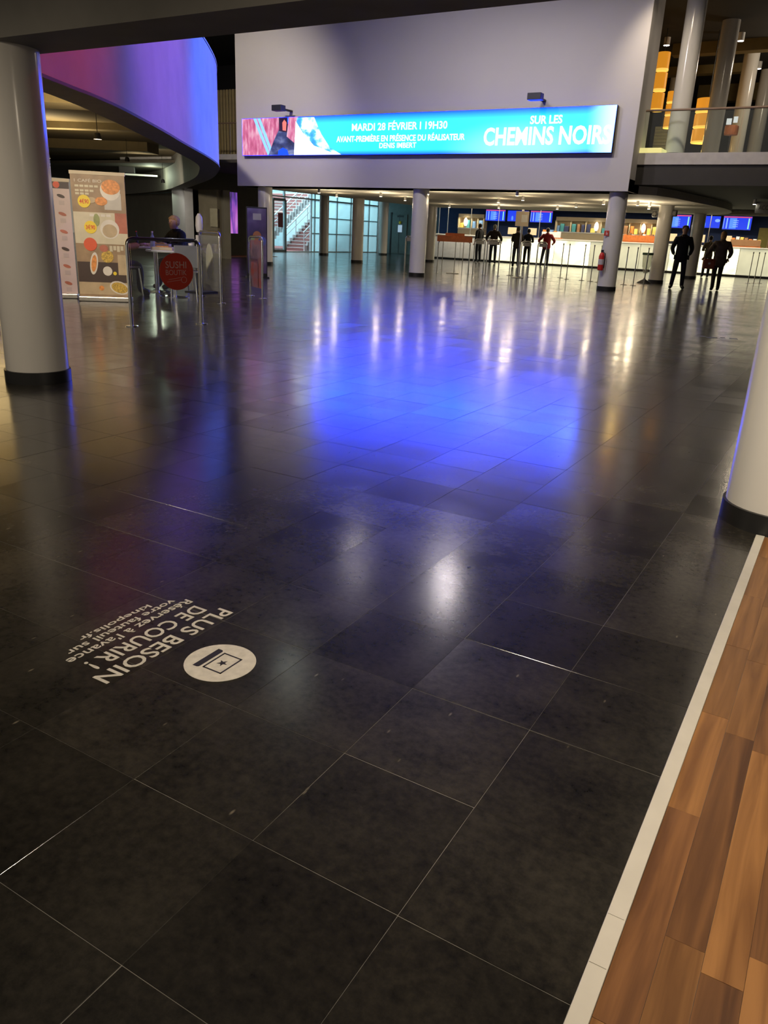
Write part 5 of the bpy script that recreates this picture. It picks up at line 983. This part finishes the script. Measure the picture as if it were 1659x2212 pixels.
    cm = skin_mesh([tuple(CV[a]) for a in cn], [(ci_[a], ci_[b]) for a, b in ce], rad, 2)
    cm.materials.clear(); cm.materials.append(top); cm.name = coat_name; co = bpy.data.objects.new(coat_name, cm); COL.objects.link(co); co.parent = root
    cl = MB(); cl.lathe([(.082 * k, 0), (.078 * k, .05 * k), (.072 * k, .05 * k), (.07 * k, 0)], 18, tuple(J['nb'] + Vector((0, 0, .015)) * k), cap=False).build('collar', top, root, smooth=True)
    # hair
    if hair:
        hh = MB(); rows = []
        for z, sc in ((-.055 - hair_len, 1.0), (-.02, 1.13), (.02, 1.13), (.06, 1.13), (.09, 1.12), (.11, 1.15), (.122, .6)):
            rx, ry = {True: (.07, .085)}.get(z < -.02, None) or ((.076, .098) if z < .07 else (.058, .076) if z < .1 else (.036, .046) if z < .115 else (.012, .015))
            front = 0.35 if z < 0.05 else 1.0
            rows.append([(hc.x + rx * sc * k * math.cos(2 * PI * i / 20), hc.y + (.006 + ry * sc * (math.sin(2 * PI * i / 20) if math.sin(2 * PI * i / 20) > 0 else math.sin(2 * PI * i / 20) * front)) * k, hc.z + z * k) for i in range(21)])
        hh.strip(rows).build('hair', hair, root, smooth=True)
    return root, k
C_BLK = mat('cloth_black', (0.008, 0.008, 0.010), 0.85, vary=0.2, scale=20); C_NAVY = mat('cloth_navy', (0.014, 0.015, 0.026), 0.8, vary=0.2, scale=20); C_BRN = mat('cloth_dark_brown', (0.028, 0.020, 0.014), 0.85, vary=0.2, scale=20); C_RED = mat('cloth_red', (0.33, 0.015, 0.02), 0.8, vary=0.15, scale=15)
C_KHAKI = mat('cloth_khaki', (0.13, 0.10, 0.055), 0.85, vary=0.15, scale=15); C_TAUPE = mat('cloth_taupe', (0.16, 0.12, 0.075), 0.85, vary=0.2, scale=12); C_JEAN = mat('cloth_denim', (0.03, 0.035, 0.055), 0.8, vary=0.2, scale=25); C_GREY = mat('cloth_grey', (0.12, 0.12, 0.13), 0.8)
H_BLOND = mat('hair_blond', (0.42, 0.24, 0.08), 0.7, vary=0.25, scale=40); H_DARK = mat('hair_dark', (0.015, 0.010, 0.008), 0.6); H_GREY = mat('hair_grey', (0.30, 0.27, 0.22), 0.7); H_BRN = mat('hair_brown', (0.06, 0.035, 0.02), 0.65)
pk = dict(elr=(-.275, .05, 1.11), wrr=(-.205, -.07, .93), ell=(.275, .05, 1.11), wrl=(.205, -.07, .93), knr=(-.12, -.02, .49), anr=(-.15, .02, .09), tor=(-.19, -.12, .035), knl=(.12, -.02, .49), anl=(.14, .0, .09), tol=(.18, -.14, .035))
toward = 0.30      # turn so that the figure looks back along the hall towards the entrance
man, k = person((-4.45, 23.9, 0), toward, 1.66, 'man in a dark coat standing with both hands in his pockets', pk, C_BLK, C_NAVY, BLACK, None, 0.72, C_BLK, hands=False, coat_name='coat', bulk=1.10)
cap = MB(); cap.lathe([(.088, .0), (.092, .03), (.082, .075), (.04, .098), (.004, .102)], 20, (0, 0, 1.635 * k)).build('flat_cap', mat('cap_brown', (0.05, 0.035, 0.028), 0.8), man, smooth=True)
for s in (-1, 1): MB().box(s * .17 - .035, -.135, .80, s * .17 + .035, -.115, .92).build('pocket_flap', C_BLK, man)
fwd = dict(elr=(-.24, -.10, 1.13), wrr=(-.15, -.34, 1.14), ell=(.24, -.10, 1.13), wrl=(.15, -.34, 1.14))
back = PI + 0.30
person((-16.2, 36.45, 0), back + 0.9, 1.74, 'person in black standing in profile left of the bright counter', dict(wrr=(-.2, -.25, 1.0), elr=(-.24, -.02, 1.1)), C_BLK, C_NAVY, BLACK, H_DARK, 0.85)
person((-14.95, 35.3, 0), back, 1.70, 'bald man in a dark brown jacket leaning to the counter', dict(wrr=(-.32, -.2, 1.0), elr=(-.34, 0, 1.12), wrl=(.34, -.2, 1.05), ell=(.36, 0, 1.15)), C_BRN, C_JEAN, BLACK, H_GREY, 0.86, bulk=1.18)
person((-12.9, 33.0, 0), back, 1.60, 'person in a dark brown jacket half hidden by the pole sign', fwd, C_BRN, C_JEAN, BLACK, H_BRN, 0.80, bulk=1.1)
person((-13.4, 35.6, 0), back, 1.58, 'smaller person in black clothes between the sign and the red coat', fwd, C_BLK, C_BLK, BLACK, H_DARK, 0.85)
person((-12.75, 36.3, 0), back, 1.66, 'person in a bright red coat at the counter', dict(wrr=(-.30, -.22, 1.05), elr=(-.36, -.02, 1.14), wrl=(.34, -.2, 1.05), ell=(.38, .02, 1.15), knl=(.14, .02, .49), anl=(.18, .10, .09), tol=(.2, -.03, .035)), C_RED, C_JEAN, BLACK, H_BRN, 0.74, coat_name='coat', bulk=1.18)
w2, k = person((-5.5, 35.1, 0), back, 1.58, 'woman in a khaki jacket seen from behind, further from the camera', fwd, C_KHAKI, C_JEAN, BLACK, H_DARK, 0.80, bulk=1.1)
w3, k = person((-3.5, 24.4, 0), back, 1.56, 'woman in a taupe cape walking with an orange bag', dict(wrr=(-.24, -.05, .95), elr=(-.30, .03, 1.13), ell=(.36, -.02, 1.12), wrl=(.42, -.12, .98), knr=(-.09, -.10, .50), anr=(-.10, -.08, .09), tor=(-.11, -.22, .035), knl=(.10, .03, .49), anl=(.11, .20, .11), tol=(.12, .08, .03)), C_TAUPE, C_BRN, BLACK, H_BLOND, 0.66, coat_name='cape', hair_len=0.08, bulk=1.2)
bg_ = empty('shoulder_bag', (-3.72, 24.12, 0.58)); bg_.rotation_euler = (0, 0, 0.3); tag(bg_, 'rust orange shoulder bag hanging at the hip of the woman in the cape', 'bag'); MB().box(-0.16, -0.05, 0, 0.16, 0.05, 0.27).build('pouch', mat('rust_leather', (0.36, 0.08, 0.03), 0.5, vary=0.2), bg_, bevel=0.04); MB().tube([(-0.13, 0, 0.25), (-0.10, 0.02, 0.5), (0.0, 0.06, 0.78), (0.08, 0.02, 0.5), (0.13, 0, 0.25)], 0.011).build('strap', BLACK, bg_); MB().box(-0.03, -0.056, 0.12, 0.03, -0.05, 0.17).build('clasp', STEEL, bg_)
sit = dict(pel=(0, .05, .50), bel=(0, .03, .66), che=(0, -.01, .85), nb=(0, -.04, 1.00), nk=(0, -.06, 1.06), hd=(0, -.085, 1.12), hipr=(-.1, .02, .49), hipl=(.1, .02, .49), knr=(-.13, -.38, .48), knl=(.13, -.38, .48), anr=(-.13, -.36, .09), anl=(.13, -.36, .09), tor=(-.13, -.52, .035), tol=(.13, -.52, .035), shr=(-.175, -.03, .96), shl=(.175, -.03, .96), elr=(-.25, -.18, .75), ell=(.25, -.18, .75), wrr=(-.16, -.40, .80), wrl=(.16, -.40, .80), hem=(0, .06, .46))
ssk = dict(sit)
person((-10.70, 10.86, 0), -PI / 2 + 0.55 + 0.9, 1.66, 'blond person in a black jacket seated at the far white table', ssk, C_BLK, C_JEAN, BLACK, H_BLOND, 0.46)
person((-10.28, 9.02, 0), 2.4, 1.66, 'person with tan sleeves seated half behind the brown banner', ssk, mat('cloth_tan', (0.42, 0.22, 0.09), 0.8), C_JEAN, BLACK, H_GREY, 0.46)
bpy.context.view_layer.update()
